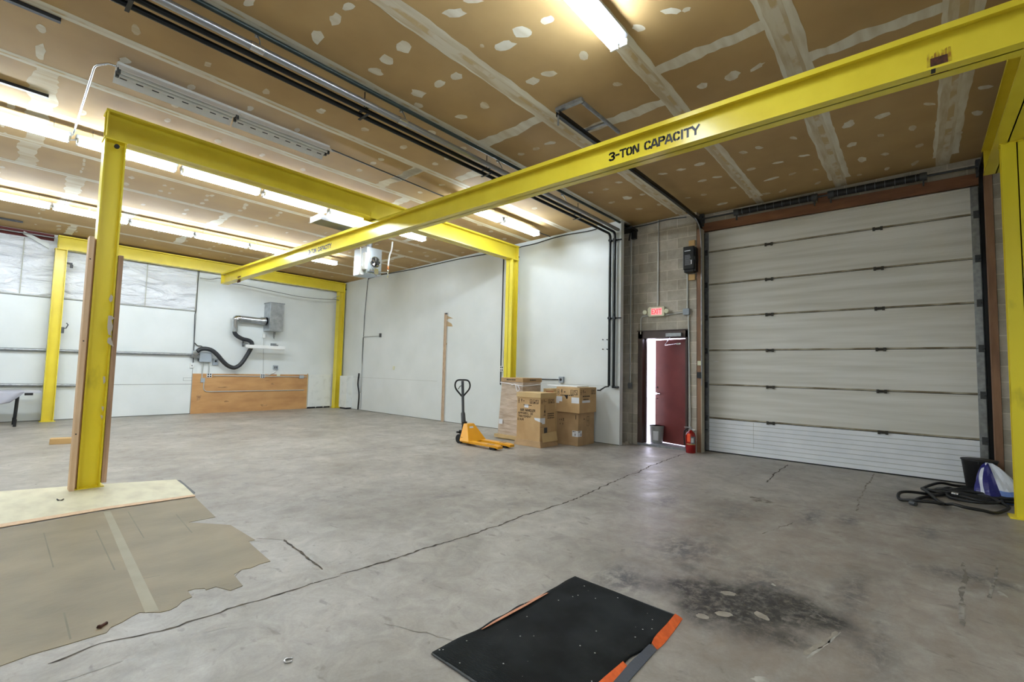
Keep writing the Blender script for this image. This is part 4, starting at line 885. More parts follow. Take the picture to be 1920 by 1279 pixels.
# exit sign
q0 = onX(1215, 594, XB-.05); q1 = onX(1246, 574, XB-.05); ys0, ys1 = q0.y, q1.y; zs0, zs1 = q0.z-.005, q1.z-.005
t = thing('exit_sign', 'lit red and cream EXIT sign with two emergency lamps above the open door', 'sign', (XB-.03, (ys0+ys1)/2, zs0))
sx = MB(); c_ = .028
sx.prism([(XB-.07, ys0, zs0+c_), (XB-.07, ys0-c_, zs0), (XB-.07, ys1+c_*.4, zs0), (XB-.07, ys1, zs0+c_*.4), (XB-.07, ys1, zs1-c_*.4), (XB-.07, ys1+c_*.4, zs1), (XB-.07, ys0-c_, zs1), (XB-.07, ys0, zs1-c_)], (.07, 0, 0))
build('sign_body', sx, CREAMP, t, bevel=.004)
F = Face((XB-.07, ys0, zs0), (0, -1, 0), (0, 0, 1), .002); w = ys0-ys1; h = zs1-zs0
m2 = MB(); F.rect(m2, w*.22, h*.16, w*.86, h*.86); build('sign_panel', m2, PINK, t)
F.l = .004; m2 = MB(); letters(F, m2, 'EXIT', w*.25, h*.27, h*.48, w*.58, .16); build('lettering', m2, EXITR, t)
for y, zc in ((ys0+.045, zs0+h*.5), (ys1-.055, zs0+h*.5)):
    build('emergency_lamp', MB().tube([(XB-.03, y, zc), (XB-.06, y, zc), (XB-.10, y, zc-.005)], [.018, .034, .045], 14).cyl((XB-.10, y, zc-.005), (XB-.103, y, zc-.005), .038, n=14), CREAMP, t)
# door opener
q0 = onX(1281, 462, XB-.13); q1 = onX(1303, 508, XB-.13)
t = thing('door_opener', 'black wall-mounted door opener with white label beside the overhead door', 'opener', (XB-.1, 3.1, 3.3))
yA = onX(1282, 480, XB-.13).y; zT = onX(1290, 463, XB-.13).z; zB = onX(1290, 508, XB-.13).z
build('housing', MB().box((XB-.17, yA-.20, zB+.02), (XB-.02, yA, zT)).box((XB-.15, yA-.19, zB-.03), (XB-.02, yA-.01, zB+.03)), BLK, t, bevel=.012)
build('motor', MB().cyl((XB-.09, yA-.20, (zT+zB)/2), (XB-.09, yA-.23, (zT+zB)/2), .085, n=16).box((XB-.14, yA-.225, zB-.02), (XB-.02, yA-.19, zT-.03)), BLK, t)
F = Face((XB-.17, yA, zB), (0, -1, 0), (0, 0, 1), .004); m2 = MB()
for k in range(9): F.rect(m2, .035, .10+k*.022, .035+.11-.008*(k % 3), .10+k*.022+.013, 0)
F.rect(m2, .03, .36, .14, .375, 1); F.rect(m2, .145, .11, .165, .19, 1); build('opener_label', m2, [SCUFF, LABEL], t)
for z in (zT+.03, zB-.16): build('mounting_block', MB().box((XB-.04, yA-.17, z), (XB, yA-.06, z+.11)), PINE, t)
# curved air line at the jamb
pts = [onX(1150, 436, XC-.03)]
pts = bez([(7.6, 3.15, cz(3.1)-.02), (8.2, 3.15, cz(3.1)-.03), (8.48, 3.05, 4.33), (8.60, 2.97, 4.15), (8.615, 2.94, 3.85), (8.615, 2.935, 3.3), (8.615, 2.935, 1.2)], 6)
build('flexible_conduit', MB().tube(pts, .012, 8), GALV, label='grey flexible conduit curving from the ceiling down the overhead door jamb', cat='conduit')
q = onX(1311, 681, XB-.03); t = thing('push_button', 'small wall control with white plate on the wooden jamb left of the overhead door', 'control', (XB-.03, q.y, q.z-.3))
build('control_plate', MB().box((XB-.035, q.y-.03, q.z-.04), (XB-.022, q.y+.03, q.z+.04)), CREAMP, t); q = onX(1311, 703, XB-.05)
build('control_button', MB().box((XB-.06, q.y-.035, q.z-.06), (XB-.022, q.y+.035, q.z+.05)), BLK, t)
q = onX(1318, 805, XG-.09); build('track_lock', MB().box((XG-.12, 2.98, q.z-.04), (XG-.08, 3.10, q.z+.04)).cyl((XG-.10, 2.9, q.z), (XG-.10, 3.2, q.z), .01, n=6), DGREY, label='small latch on the overhead door track near the fire extinguisher', cat='latch')
# gas pipe bracket at the block wall top
q = onX(1180, 432, XB-.1); t = build('pipe_bracket', MB().box((XB-.30, 4.20, 4.27), (XB-.02, 4.60, 4.31)).box((XB-.08, 4.22, 4.12), (XB-.02, 4.32, 4.27)).cyl((XB-.12, 4.32, 4.24), (XB-.02, 4.40, 4.12), .012, n=6), BLK, label='dark steel bracket at the top of the block wall carrying the ceiling pipe', cat='bracket')
# fire extinguisher
ex, ey = 8.50, 3.09
t = thing('fire_extinguisher', 'red fire extinguisher with orange tag on the floor between the exit and overhead doors', 'extinguisher', (ex, ey, 0))
prof = [(0, .078), (.01, .084), (.30, .084), (.345, .075), (.375, .05), (.39, .026), (.405, .024)]
build('cylinder', MB().tube([(ex, ey, z) for z, r in prof], [r for z, r in prof], 22), RED, t)
build('valve_head', MB().cyl((ex, ey, .40), (ex, ey, .44), .022, n=10).box((ex-.05, ey-.015, .43), (ex+.04, ey+.015, .445)), STEEL, t)
build('lever', MB().prism([(ex-.12, ey+.05, .455), (ex+.02, ey-.01, .445), (ex+.02, ey+.02, .445), (ex-.12, ey+.075, .455)], (0, 0, .012)), STEEL, t)
build('hose', MB().tube(bez([(ex-.02, ey+.02, .43), (ex-.06, ey+.08, .40), (ex-.04, ey+.105, .30), (ex-.04, ey+.10, .20), (ex-.04, ey+.095, .12)], 5), .011, 8), RUB, t)
dv = Vector((-ex, -ey, 0)).normalized(); base_a = math.atan2(-ey, -ex)
def cylpatch(a0, a1, z0, z1, r, m, nm, n=5):
    m2 = MB()
    for k in range(n):
        p0 = a0+(a1-a0)*k/n; p1 = a0+(a1-a0)*(k+1)/n
        m2.poly([(ex+r*math.cos(p), ey+r*math.sin(p), z) for p, z in ((p0, z0), (p1, z0), (p1, z1), (p0, z1))], 0)
    build(nm, m2, m, t)
cylpatch(base_a-.75, base_a-.05, .20, .345, .0865, ORG, 'orange_tag_card'); cylpatch(base_a+.0, base_a+1.0, .165, .295, .086, SCUFF, 'instruction_label'); cylpatch(base_a-.9, base_a+1.1, .152, .166, .0862, mat('gold_band', (190, 170, 110), .5), 'label_band', 8)
cylpatch(base_a+.1, base_a+.6, .19, .27, .0868, LABEL, 'label_print')

# ================================================================== WHITE FAR WALL FITTINGS
def wc(px, py, off=.022): return onX(px, py, XC-off)
a = wc(834, 587); b = wc(829.5, 788)
t = thing('torn_stud', 'narrow bare wooden strip with torn paper standing on the white wall', 'strip', (XC-.02, b.y, 0))
build('wood_strip', MB().box((XC-.02, b.y-.035, .0), (XC-.002, b.y+.03, a.z-.03)).box((XC-.03, b.y+.03, 0), (XC-.002, b.y+.055, a.z)), mat('raw_wood_strip', (202, 178, 152), .7, c2=(176, 150, 124), scale=8, stretch=(1, 4, 1)), t)
build('metal_clip', MB().box((XC-.026, b.y-.04, a.z-.04), (XC-.001, b.y+.03, a.z)), DGREY, t)
F = Face((XC, b.y-.035, 0), (0, -1, 0), (0, 0, 1), .004); m2 = MB()
def wp(px, py): q = onX(px, py, XC); return (b.y-.035-q.y, q.z)
F.poly(m2, [wp(838, 592), wp(838, 600), wp(841, 598), wp(850, 597)], 0); F.poly(m2, [wp(838, 602), wp(838, 612), wp(849, 612.5), wp(847, 607)], 0); F.poly(m2, [wp(836, 643), wp(836, 649), wp(839, 644)], 0)
m2.f = m2.f
build('torn_paper', m2, TAN, t)
# conduits in the corner
a, b, c = wc(712, 630), wc(680, 632), wc(676, 765)
conduit('electrical_conduit', [(a.x, a.y, a.z), (b.x, b.y, a.z), (b.x, c.y, .05)], 'conduit with a right-angle bend near the corner of the white wall', group='conduits on the white wall')
jbox('outlet_box', (XC, a.y-.03, a.z+.02), (-1, 0, 0), .07, .12, .045, DGREY, 'small dark outlet box at the end of the bent conduit', 'box')
a = wc(690, 523); conduit('electrical_conduit', [wc(706, 518, .03), wc(690, 523, .02), (XC-.02, wc(683, 600).y, 3.0), (XC-.02, wc(677, 730).y+.03, .55)], 'thin long conduit from the ceiling down beside the corner', .009, DGREY, group='conduits on the white wall')
build('cable_bundle', MB().tube(bez([wc(673, 700, .03), wc(671, 720, .04), wc(673, 740, .03), (XC-.04, wc(672, 765).y, .02)], 4), .022, 8), BLK, label='bundle of dark cables at the foot of the corner', cat='cable')
jbox('outlet_box', (XC, wc(738, 690).y, wc(738, 690).z), (-1, 0, 0), .07, .11, .03, CREAMP, 'small cream outlet on the white wall left of the torn strip', 'outlet')
# beside the column
a = wc(946, 492); b = wc(942, 690)
conduit('electrical_conduit', [(XC-.015, b.y+.06, 4.28), (XC-.015, b.y+.06, b.z-.4)], 'dark cable down the left side of the column behind the cartons', .013, DGREY, group='conduits on the white wall')
conduit('electrical_conduit', [(XC-.015, b.y-.03, 3.5), (XC-.015, b.y-.03, b.z+.5), (XC-.015, b.y-.0, b.z+.35), (XC-.015, b.y-.0, b.z)], 'pale conduit ending at the outlet behind the wrapped carton', .010, WHITE, group='conduits on the white wall')
t = jbox('outlet_box', (XC, b.y, b.z-.02), (-1, 0, 0), .11, .13, .05, WHITE, 'black and white double outlet beside the column above the wrapped carton', 'outlet')
m2 = MB()
for dy in (-.025, .025):
    for dz in (-.03, .03): m2.box((XC-.053, b.y+dy-.015, b.z-.02+dz-.018), (XC-.050, b.y+dy+.015, b.z-.02+dz+.018))
build('receptacle', m2, BLK, t)
a = wc(1053, 712); t = jbox('outlet_box', (XC, a.y, a.z), (-1, 0, 0), .11, .13, .055, GREYP, 'grey outlet box with round socket above the stacked cartons', 'outlet')
build('receptacle', MB().cyl((XC-.06, a.y, a.z), (XC-.05, a.y, a.z), .03, n=14), BLK, t)
b = wc(1005, 715); conduit('electrical_conduit', [(XC-.02, a.y+.055, a.z), (XC-.02, b.y+.3, a.z-.01)], 'dark horizontal conduit running behind the wrapped carton', .012, DGREY, group='conduits on the white wall')
# sagging cable along the ceiling line
pts = []
for px, py in ((690, 523), (702, 518), (760, 508), (800, 499), (850, 488), (905, 477), (960, 468), (978, 462), (1003, 457), (1030, 448), (1060, 441), (1100, 434), (1125, 428)):
    pts.append(onX(px, py, XC-.03)+Vector((0, 0, random.uniform(-.008, .008))))
build('ceiling_cable', MB().tube(bez(pts, 3), .011, 6), BLK, label='black cable sagging along the top of the white wall', cat='cable')
pts = [onX(px, py, XB-.03) for px, py in ((1186, 427), (1215, 421), (1250, 412), (1287, 407))]
build('ceiling_cable', MB().tube(bez(pts, 3), .010, 6), DGREY, label='dark cable along the top of the block wall', cat='cable')

# ================================================================== LEFT WALL FITTINGS
def wl(px, py, off=.02): return onY(px, py, YW-off)
a, b, c = wl(361, 700.6, 0), wl(576, 703, 0), 0
t = thing('plywood_sheet', 'large orange-brown stained plywood sheet fixed low on the left wall', 'plywood', (5.5, YW-.01, 0))
pls = build('sheet', MB().box((3.91, YW-.020, .0), (7.10, YW-.002, 1.10)), PLY, t)
m2 = MB(); F = Face((0, YW-.020, 0), (1, 0, 0), (0, 0, 1), .001)
for px, py, w, h in ((405, 753, .28, .05), (424, 753, .16, .05), (420, 726, .3, .06), (512, 720, .14, .05), (497, 713, .28, .03), (494, 760, .2, .08), (441, 701.8, .5, .03), (372, 745, .14, .2), (515, 755, .05, .04)):
    q = onY(px, py, YW-.018); pts = []
    for k in range(12): an = 2*math.pi*k/12; r_ = random.uniform(.6, 1.2); pts.append((q.x+w*.5*r_*math.cos(an), q.z+h*.5*r_*math.sin(an)))
    F.poly(m2, pts)
F.rect(m2, 3.91, .845, 4.6, .850); paint(m2, PLYD, pls)
build('plywood_edge', MB().box((7.101, YW-.022, 0), (7.12, YW-.002, 1.13)), CARDL, t)
a = wl(392, 705.5); b = wl(576, 707)
za = 1.045
conduit('electrical_conduit', [(4.4, YW-.034, za), (7.07, YW-.034, za-.02)], 'conduit along the top edge of the plywood sheet', group='conduits on the left wall')
xb = wl(382, 715).x; ze = .60
conduit('electrical_conduit', [(xb, YW-.036, .88), (xb, YW-.036, ze), (7.0, YW-.036, ze-.0)], 'lower conduit curving along the middle of the plywood sheet', .013, group='conduits on the left wall', fr=.16)
jbox('junction_box', (xb-.03, YW, wl(378.6, 713).z), (0, -1, 0), .10, .12, .05, GREYP, 'small grey junction box at the left of the plywood sheet', 'box')
def quad_outlet(x, z, label):
    t = jbox('outlet_box', (x, YW, z), (0, -1, 0), .12, .12, .05, WHITE, label, 'outlet'); m2 = MB()
    for dx in (-.028, .028):
        for dz in (-.028, .028): m2.box((x+dx-.019, YW-.053, z+dz-.019), (x+dx+.019, YW-.050, z+dz+.019))
    build('receptacle', m2, BLK, t); t['group'] = 'outlets on the plywood'; return t
x1, x2, x3 = wl(392, 703.5).x, wl(491.9, 705).x, wl(565, 706.4).x
quad_outlet(x1, za+.01, 'double outlet at the left of the plywood under the grey electrical panel'); quad_outlet(x2, za, 'double outlet at the middle of the plywood top edge'); 
jbox('outlet_box', (x3, YW, za-.02), (0, -1, 0), .15, .10, .045, GREYP, 'grey outlet box near the right end of the plywood', 'outlet')
jbox('outlet_box', (wl(522, 704).x, YW, za+.03), (0, -1, 0), .10, .05, .03, CREAMP, 'small cream plate on the plywood top edge', 'plate')
# vertical conduit to lamp
q = wl(494.8, 630); conduit('electrical_conduit', [(x2+.02, YW-.02, za+.05), (q.x, YW-.02, q.z-.06)], 'thin vertical conduit rising behind the white wall fixture', .008, group='conduits on the left wall')
jbox('outlet_box', (q.x, YW, q.z), (0, -1, 0), .09, .12, .05, WHITE, 'small white outlet above the wall-mounted white fixture', 'outlet')
q = wl(516.5, 689); t = jbox('outlet_box', (q.x, YW, q.z), (0, -1, 0), .14, .13, .05, GREYP, 'grey outlet with dark sockets right of the hose, above the plywood', 'outlet')
m2 = MB(); m2.box((q.x-.045, YW-.053, q.z-.035), (q.x-.01, YW-.05, q.z+.035)).box((q.x+.01, YW-.053, q.z-.035), (q.x+.045, YW-.05, q.z+.035)); build('receptacle', m2, DGREY, t)
conduit('electrical_conduit', [(q.x+.02, YW-.02, q.z-.06), (q.x+.0, YW-.02, za+.12), (q.x-.2, YW-.02, za+.02), (x2+.05, YW-.02, za+.015)], 'short curved conduit joining the grey outlet to the plywood top conduit', .013, group='conduits on the left wall', fr=.12)
# electrical panel
a, b = wl(375, 660.5, .14), wl(396.3, 679, .14)
t = thing('electrical_box', 'grey electrical box under the black hose on the left wall', 'panel', ((a.x+b.x)/2, YW-.07, b.z))
build('panel_box', MB().box((a.x, YW-.14, b.z), (b.x, YW, a.z)), GREYP, t, bevel=.006)
build('knockout', MB().cyl((a.x-.02, YW-.07, b.z+.05), (a.x, YW-.07, b.z+.05), .03, n=8).cyl((a.x-.02, YW-.07, b.z+.12), (a.x, YW-.07, b.z+.12), .02, n=8), DGREY, t)
for px, zz in ((379.5, .93), (391.5, za+.06)):
    x = wl(px, 690).x; conduit('electrical_conduit', [(x, YW-.03, b.z), (x, YW-.025, zz)], 'conduit dropping from the grey electrical box, '+('left' if px < 385 else 'right')+' one', .014, group='conduits on the left wall')
a, b = wl(399, 672.5), wl(408, 684.6)
t = jbox('switch_box', ((a.x+b.x)/2, YW, (a.z+b.z)/2), (0, -1, 0), b.x-a.x, a.z-b.z, .06, GREYP, 'small grey switch box with black socket right of the electrical box', 'switch')
build('receptacle', MB().cyl(((a.x+b.x)/2+.0, YW-.066, (a.z+b.z)/2+.02), ((a.x+b.x)/2, YW-.06, (a.z+b.z)/2+.02), .028, n=12), BLK, t)
q = wl(359.5, 685.5); t = jbox('light_switch', (q.x, YW, q.z), (0, -1, 0), .085, .13, .04, WHITE, 'white switch on the seam at the left of the plywood', 'switch'); build('toggle', MB().box((q.x-.008, YW-.052, q.z-.015), (q.x+.008, YW-.04, q.z+.015)), DGREY, t)
# seam cable
pts = [wl(373.4, 509, .02), wl(371, 530, .025), wl(369.5, 550, .02), wl(367, 583, .02), wl(365, 640, .02), wl(362.5, 670, .02)]
build('seam_cable', MB().tube([wl(373.4, 507, .03), wl(371.5, 525, .03), wl(370.5, 530, .035), wl(369.2, 548, .03), wl(367, 583, .03), wl(365.5, 590, .03), wl(364, 640, .03), wl(362, 680, .03)], .012, 6), DGREY, label='dark cable down the wall seam right of the insulation sheet', cat='cable')
build('seam_cable', MB().tube(bez([wl(365, 643, .03), wl(370, 648, .03), wl(377, 649, .03), wl(381, 652, .03)], 4), .014, 6), DGREY, label='short dark cable looping from the seam to the black hose', cat='cable')
# duct pipes left
def dpipe(x0, x1, z0, z1, r, lb): build('vacuum_pipe', MB().cyl((x0, YW-.06, z0), (x1, YW-.06, z1), r, n=12), GALV, label=lb, cat='pipe', group='grey pipes on the left wall')
dpipe(-5, 3.86, 1.57, 1.615, .034, 'upper grey pipe along the left wall ending at the black hose')
dpipe(-5, 1.58, .915, .80+.0, .034, 'lower grey pipe along the left wall behind the near columns')
# ventilation box, duct, hose
a, b = wl(508, 567, .46), wl(530.5, 622, .46)
t = thing('vent_box', 'galvanised sheet metal ventilation box high on the left wall with a round duct', 'vent', ((a.x+b.x)/2, YW-.2, b.z))
build('box_body', MB().box((a.x, YW-.46, b.z), (b.x, YW, a.z)), DUCT, t, bevel=.004)
build('box_lip', MB().box((a.x-.015, YW-.475, a.z-.02), (b.x+.015, YW, a.z+.012)), GALV, t)
build('hanging_wire', MB().tube([(b.x-.12, YW-.1, b.z), (b.x-.13, YW-.1, b.z-.16), (b.x-.10, YW-.1, b.z-.22)], .008, 5).tube([(b.x-.08, YW-.1, b.z), (b.x-.10, YW-.1, b.z-.18)], .008, 5), DGREY, t)
yd = YW-.20
p0 = onY(505, 603, yd); p1 = onY(447, 600.5, yd); p2 = onY(440.5, 622, yd)
build('duct_pipe', MB().tube([(a.x, yd, p0.z), (p0.x-.02, yd, p0.z)], [.13, .13], 16).tube([(a.x-.03, yd, p0.z), (a.x-.16, yd, p0.z), (a.x-.17, yd, p0.z), (p1.x, yd, p0.z+.01)], [.115, .115, .09, .09], 16), DUCT, t)
el = fillet([(p1.x+.04, yd, p0.z+.01), (p2.x+.0, yd, p0.z), (p2.x, yd, p2.z)], .16, 5)
build('duct_elbow', MB().tube(el, [.095]*(len(el)-2)+[.075, .07], 16), STEEL, t)
hp_ = [(439.5, 621), (441, 626), (446, 631), (456, 636), (465, 638), (471.5, 642), (472, 648), (469, 656), (462, 668), (453, 681), (445, 687.5), (437, 689.5), (426, 685), (416, 675.5), (408, 666), (398, 657.5), (386, 654), (376, 655), (370, 659)]
build('flexible_hose', MB().tube(bez([onY(px, py, YW-.20) for px, py in hp_], 4), .058, 12), mat('black_flex_hose', (44, 46, 50), .4, bump=.5, bscale=120), label='thick black flexible hose snaking from the duct down to the wall pipe', cat='hose')
q = onY(371, 659, YW-.2); r_ = onY(363, 664, YW-.12)
build('hose_nozzle', MB().tube([q, (q+r_)/2, r_], [.062, .085, .04], 12).box((r_.x-.06, YW-.16, r_.z-.10), (r_.x+.14, YW-.06, r_.z-.02)), STEEL, label='bright metal fitting joining the black hose to the grey pipe', cat='fitting')
# unlit wall fixture
a, b = wl(461, 648, .36), wl(534, 653, .36)
t = thing('wall_fixture', 'unlit white fluorescent strip mounted level on the left wall below the vent box', 'light', ((a.x+b.x)/2, YW-.1, 1.75))
zf = a.z-.02; build('housing', MB().box((a.x, YW-.40, zf-.03), (b.x, YW-.30, zf+.05)), WHITE, t, bevel=.004)
build('tube', MB().cyl((a.x+.03, YW-.41, zf-.04), (b.x-.03, YW-.41, zf-.04), .018, n=10), TUBEOFF, t)
build('shelf_bracket', MB().box((a.x+.02, YW-.32, zf+.05), (a.x+.06, YW, zf+.09)).box((a.x+.02, YW-.03, zf), (a.x+.06, YW, zf+.16)).box((b.x-.22, YW-.32, zf+.05), (b.x-.18, YW, zf+.09)).box((b.x-.28, YW-.03, zf+.03), (b.x-.12, YW, zf+.14)), GALV, t)
# crane cable
pts = bez([onY(374.6, 521, YW-.1), onY(395, 524, 14.8), (4.25, 14.6, BZ0+.16), (4.33, 14.505, BZ0+.15)], 4)
build('crane_cable', MB().tube(pts, .008, 5), DGREY, label='thin cable from the wall seam to the end of the bridge beam', cat='cable')
p = onY(452, 534, 14.7); q = onY(520, 548, 14.7); r_ = onY(560, 556, 14.7); s_ = onY(600, 560.5, 14.7); e = onY(626.7, 561.7, 14.7)
build('crane_cable', MB().tube(bez([(4.44, 14.505, BZ0+.03), p, q, r_, s_, e, (7.93, 14.72, e.z+.0)], 4), .008, 5), DGREY, label='thin sagging cable strung from the bridge beam end to the far corner column', cat='cable')

# ================================================================== CARTONS
def marks(F, m2, w, h, k=3, s=.055, mi=0):
    """row of handling marks near the top of a carton face"""
    y = h-s*1.9
    F.frame(m2, .03, y-s*.3, .03+s*.55, y+s*1.1, .006, mi); F.poly(m2, [(.03+s*.15, y+s*.2), (.03+s*.4, y+s*.2), (.03+s*.27, y+s*.8)], mi)
    F.rect(m2, .03+s*1.25, y+s*.3, .03+s*1.55, y+s*1.15, mi); F.rect(m2, .03+s*1.36, y-s*.2, .03+s*1.44, y+s*.3, mi)
    F.rect(m2, .03+s*2.1, y+s*.35, .03+s*2.6, y+s*.6, mi)
    for i in range(k):
        x = w-.03-(k-i)*s*1.25; F.frame(m2, x, y-s*.2, x+s, y+s*1.1, .008, mi)
        if i == k-1: F.rib(m2, [(x+.008, y+s*1.0), (x+s-.008, y-s*.1)], .008, mi)
        elif i == 0: F.frame(m2, x+s*.3, y, x+s*.75, y+s*.7, .005, mi)
        else: F.poly(m2, [(x+s*.3, y), (x+s*.8, y), (x+s*.8, y+s*.3), (x+s*.5, y+s*.6)], mi)
def textlines(F, m2, a, b, w, n, h, mi=0):
    for k in range(n):
        x = a
        while x < a+w*random.uniform(.85, 1): 
            l_ = random.uniform(.015, .04); F.rect(m2, x, b-k*h*1.5, min(x+l_, a+w), b-k*h*1.5+h*.8, mi); x += l_+.010
# A: tall wrapped carton on a pallet board
ax0, ay0 = 7.17, 5.93
ax1 = onY(1013, 760, ay0).x; ay1 = onX(940, 760, ax0).y; az = onX(977, 709, ax0).z
t = thing('wrapped_carton', 'tall plastic-wrapped carton tied with white cord on a low skid behind the pallet truck', 'carton', ((ax0+ax1)/2, (ay0+ay1)/2, 0))
ax1 = min(ax1, XC-.03)
mb = MB(); mb.hexa([(ax0-.03, ay0-.02, .09), (ax1, ay0-.02, .09), (ax1, ay1+.06, .09), (ax0-.03, ay1+.06, .09), (ax0, ay0, az-.07), (ax1, ay0, az-.07), (ax1, ay1, az-.07), (ax0, ay1, az-.07)])
cb_ = build('carton_body', mb, WRAP, t, bevel=.006)
build('carton_lid', MB().box((ax0-.015, ay0-.015, az-.085), (min(ax1+.02, XC-.005), ay1+.015, az)), CARD2, t, bevel=.004)
F = Face((ax0-.015, ay1+.015, az-.085), (0, -1, 0), (0, 0, 1), .002); m2 = MB(); textlines(F, m2, .16, .03, .26, 1, .035)
F2 = Face((ax0-.015, ay0-.015, az-.085), (1, 0, 0), (0, 0, 1), .002); textlines(F2, m2, .22, .03, .2, 1, .035); paint(m2, INK, cb_)
build('skid', MB().box((ax0-.07, ay0-.06, .02), (ax1, ay1+.12, .09)).box((ax0-.03, ay0-.02, 0), (ax0+.07, ay1+.05, .03)).box((ax1-.2, ay0-.02, 0), (ax1-.1, ay1+.05, .03)), CARDL, t, bevel=.003)
cd = MB(); cd.tube([(ax0-.03, ay1+.02, az-.10), (ax0-.03, ay1-.28, az-.13), (ax0-.02, ay0-.02, az-.16), (ax1, ay0-.02, az-.13)], .009, 5)
cd.tube(bez([(ax0-.03, ay1-.3, az-.15), (ax0-.04, ay1-.40, az-.13), (ax0-.04, ay0+.14, az-.20), (ax0-.04, ay0+.10, az-.27), (ax0-.04, ay0+.05, az-.22), (ax0-.04, ay0+.1, az-.15)], 4), .011, 5)
build('cord', cd, FILM, t)
F = Face((ax0-.03, ay1+.05, .09), (0, -1, 0), (0, 0, 1), .004); q = onX(940, 790, ax0-.02); m2 = MB(); c_ = ay1+.05-q.y; F.rect(m2, c_-.05, q.z-.14, c_+.05, q.z-.04, 0, .008); build('shipping_label', m2, LABEL, t)
m2 = MB(); Ff = Face((ax0-.012, ay1, .0), (0, -1, 0), (0, 0, 1), .006); wA = ay1-ay0
Ff.frame(m2, wA-.10, az-.50, wA-.03, az-.34, .006); Ff.rect(m2, wA-.07, az-.42, wA-.055, az-.38); Ff.frame(m2, wA-.16, .14, wA-.03, .30, .008, 0); paint(m2, SCUFF, cb_)
# B: air handler carton
bx0, by0 = 6.83, 5.22
by1 = onX(969, 790, bx0).y; bx1 = onY(1041, 790, by0).x; bz = onX(1008, 737, bx0).z
t = thing('carton', 'tall brown carton printed AIR HANDLER, the front one beside the pallet truck', 'carton', ((bx0+bx1)/2, (by0+by1)/2, 0))
cb_ = build('carton_body', MB().box((bx0, by0, .02), (bx1, by1, bz-.01)), CARD, t, bevel=.005)
build('carton_lid', MB().box((bx0-.012, by0-.012, bz-.095), (bx1+.012, by1+.012, bz)), CARDL, t, bevel=.004)
build('carton_base', MB().hexa([(bx0-.035, by0-.05, 0), (bx1+.05, by0-.05, 0), (bx1+.03, by1+.03, 0), (bx0-.035, by1+.04, 0), (bx0-.008, by0-.012, .11), (bx1+.01, by0-.012, .11), (bx1+.01, by1+.01, .11), (bx0-.008, by1+.01, .11)]), CARD2, t, bevel=.003)
build('torn_flap', MB().hexa([(bx0+.03, by0-.04, .09), (bx1+.02, by0-.05, .09), (bx1+.02, by0-.03, .09), (bx0+.05, by0-.03, .09), (bx0+.03, by0-.09+.06, .25), (bx1, by0-.03, .27), (bx1, by0-.02, .27), (bx0+.03, by0-.015, .25)]), CARDL, t)
wB, dB = by1-by0, bx1-bx0
F = Face((bx0, by1, 0), (0, -1, 0), (0, 0, 1), .002); m2 = MB(); marks(F, m2, wB, bz-.08, 3, .058); textlines(F, m2, .16, bz-.245, .2, 1, .018)
m3 = MB()
h_ = .045; y = bz-.355
letters(F, m2, 'AIR HANDLER', .08, y, h_, .36, .2); letters(F, m2, 'APPAREIL DE', .03, y-.058, .040, .36, .18); letters(F, m2, 'TRAITEMENT', .03, y-.116, .040, .32, .18); letters(F, m2, "D'AIR", .02, y-.176, .040, .15, .2)
F2 = Face((bx0, by0, 0), (1, 0, 0), (0, 0, 1), .002); marks(F2, m2, dB, bz-.08, 3, .055); textlines(F2, m2, .22, bz-.40, dB*.45, 3, .026)
F2.rect(m2, .13, bz-.42, .14, bz-.22); F2.poly(m2, [(.11, bz-.36), (.16, bz-.36), (.135, bz-.29)]); F2.rib(m2, [(.10, bz-.41), (.17, bz-.41)], .008)
paint(m2, INK, cb_)
m2 = MB(); F.rect(m2, .18, bz-.285, .28, bz-.225); F.poly(m2, [(wB-.14, bz-.46), (wB-.12, bz-.50), (wB, bz-.53), (wB, bz-.46)]); F2.poly(m2, [(0, bz-.53), (.06, bz-.55), (.06, bz-.57), (.15, bz-.57), (.15, bz-.46), (0, bz-.46)])
build('shipping_label', m2, LABEL, t)
m2 = MB(); F2.rect(m2, .12, bz-.76, .22, bz-.64, 0, .0025); F2.rect(m2, 0, bz-.625, .12, bz-.620); paint(m2, DGREY, cb_)
# C lower and upper
cx0, cy0 = 7.50, 4.83
cy1 = onX(1044, 800, cx0).y; cx1 = min(onY(1114, 800, cy0).x, XC-.06); czl = onX(1083, 775, cx0).z
t = thing('carton', 'lower plain brown carton of the stack of two against the white wall', 'carton', ((cx0+cx1)/2, (cy0+cy1)/2, 0))
cb_ = build('carton_body', MB().box((cx0, cy0, 0), (cx1, cy1, czl)), CARD2, t, bevel=.006)
F = Face((cx0, cy1, 0), (0, -1, 0), (0, 0, 1), .002); w = cy1-cy0; F2 = Face((cx0, cy0, 0), (1, 0, 0), (0, 0, 1), .002)
m2 = MB(); F.rect(m2, w-.13, .175, w, .285); F2.rect(m2, 0, .175, .13, .285); build('shipping_label', m2, LABEL, t)
m2 = MB(); F.l = F2.l = .003; textlines(F, m2, w-.12, .26, .07, 1, .02); F.rect(m2, w-.07, .19, w-.055, .235); textlines(F2, m2, .01, .26, .08, 1, .02); F2.rect(m2, .09, .185, .11, .235); F.l = F2.l = .002
F.poly(m2, [(.06, .46), (.08, .46), (.07, .49)]); F.poly(m2, [(.10, .46), (.12, .46), (.11, .50)]); F.rect(m2, .14, .455, .17, .465); F.rect(m2, .14, .49, .17, .50); F.rect(m2, .15, .46, .16, .495); F.poly(m2, [(.07, .38), (.09, .38), (.08, .41)]); F.poly(m2, [(.13, .38), (.15, .38), (.14, .42)])
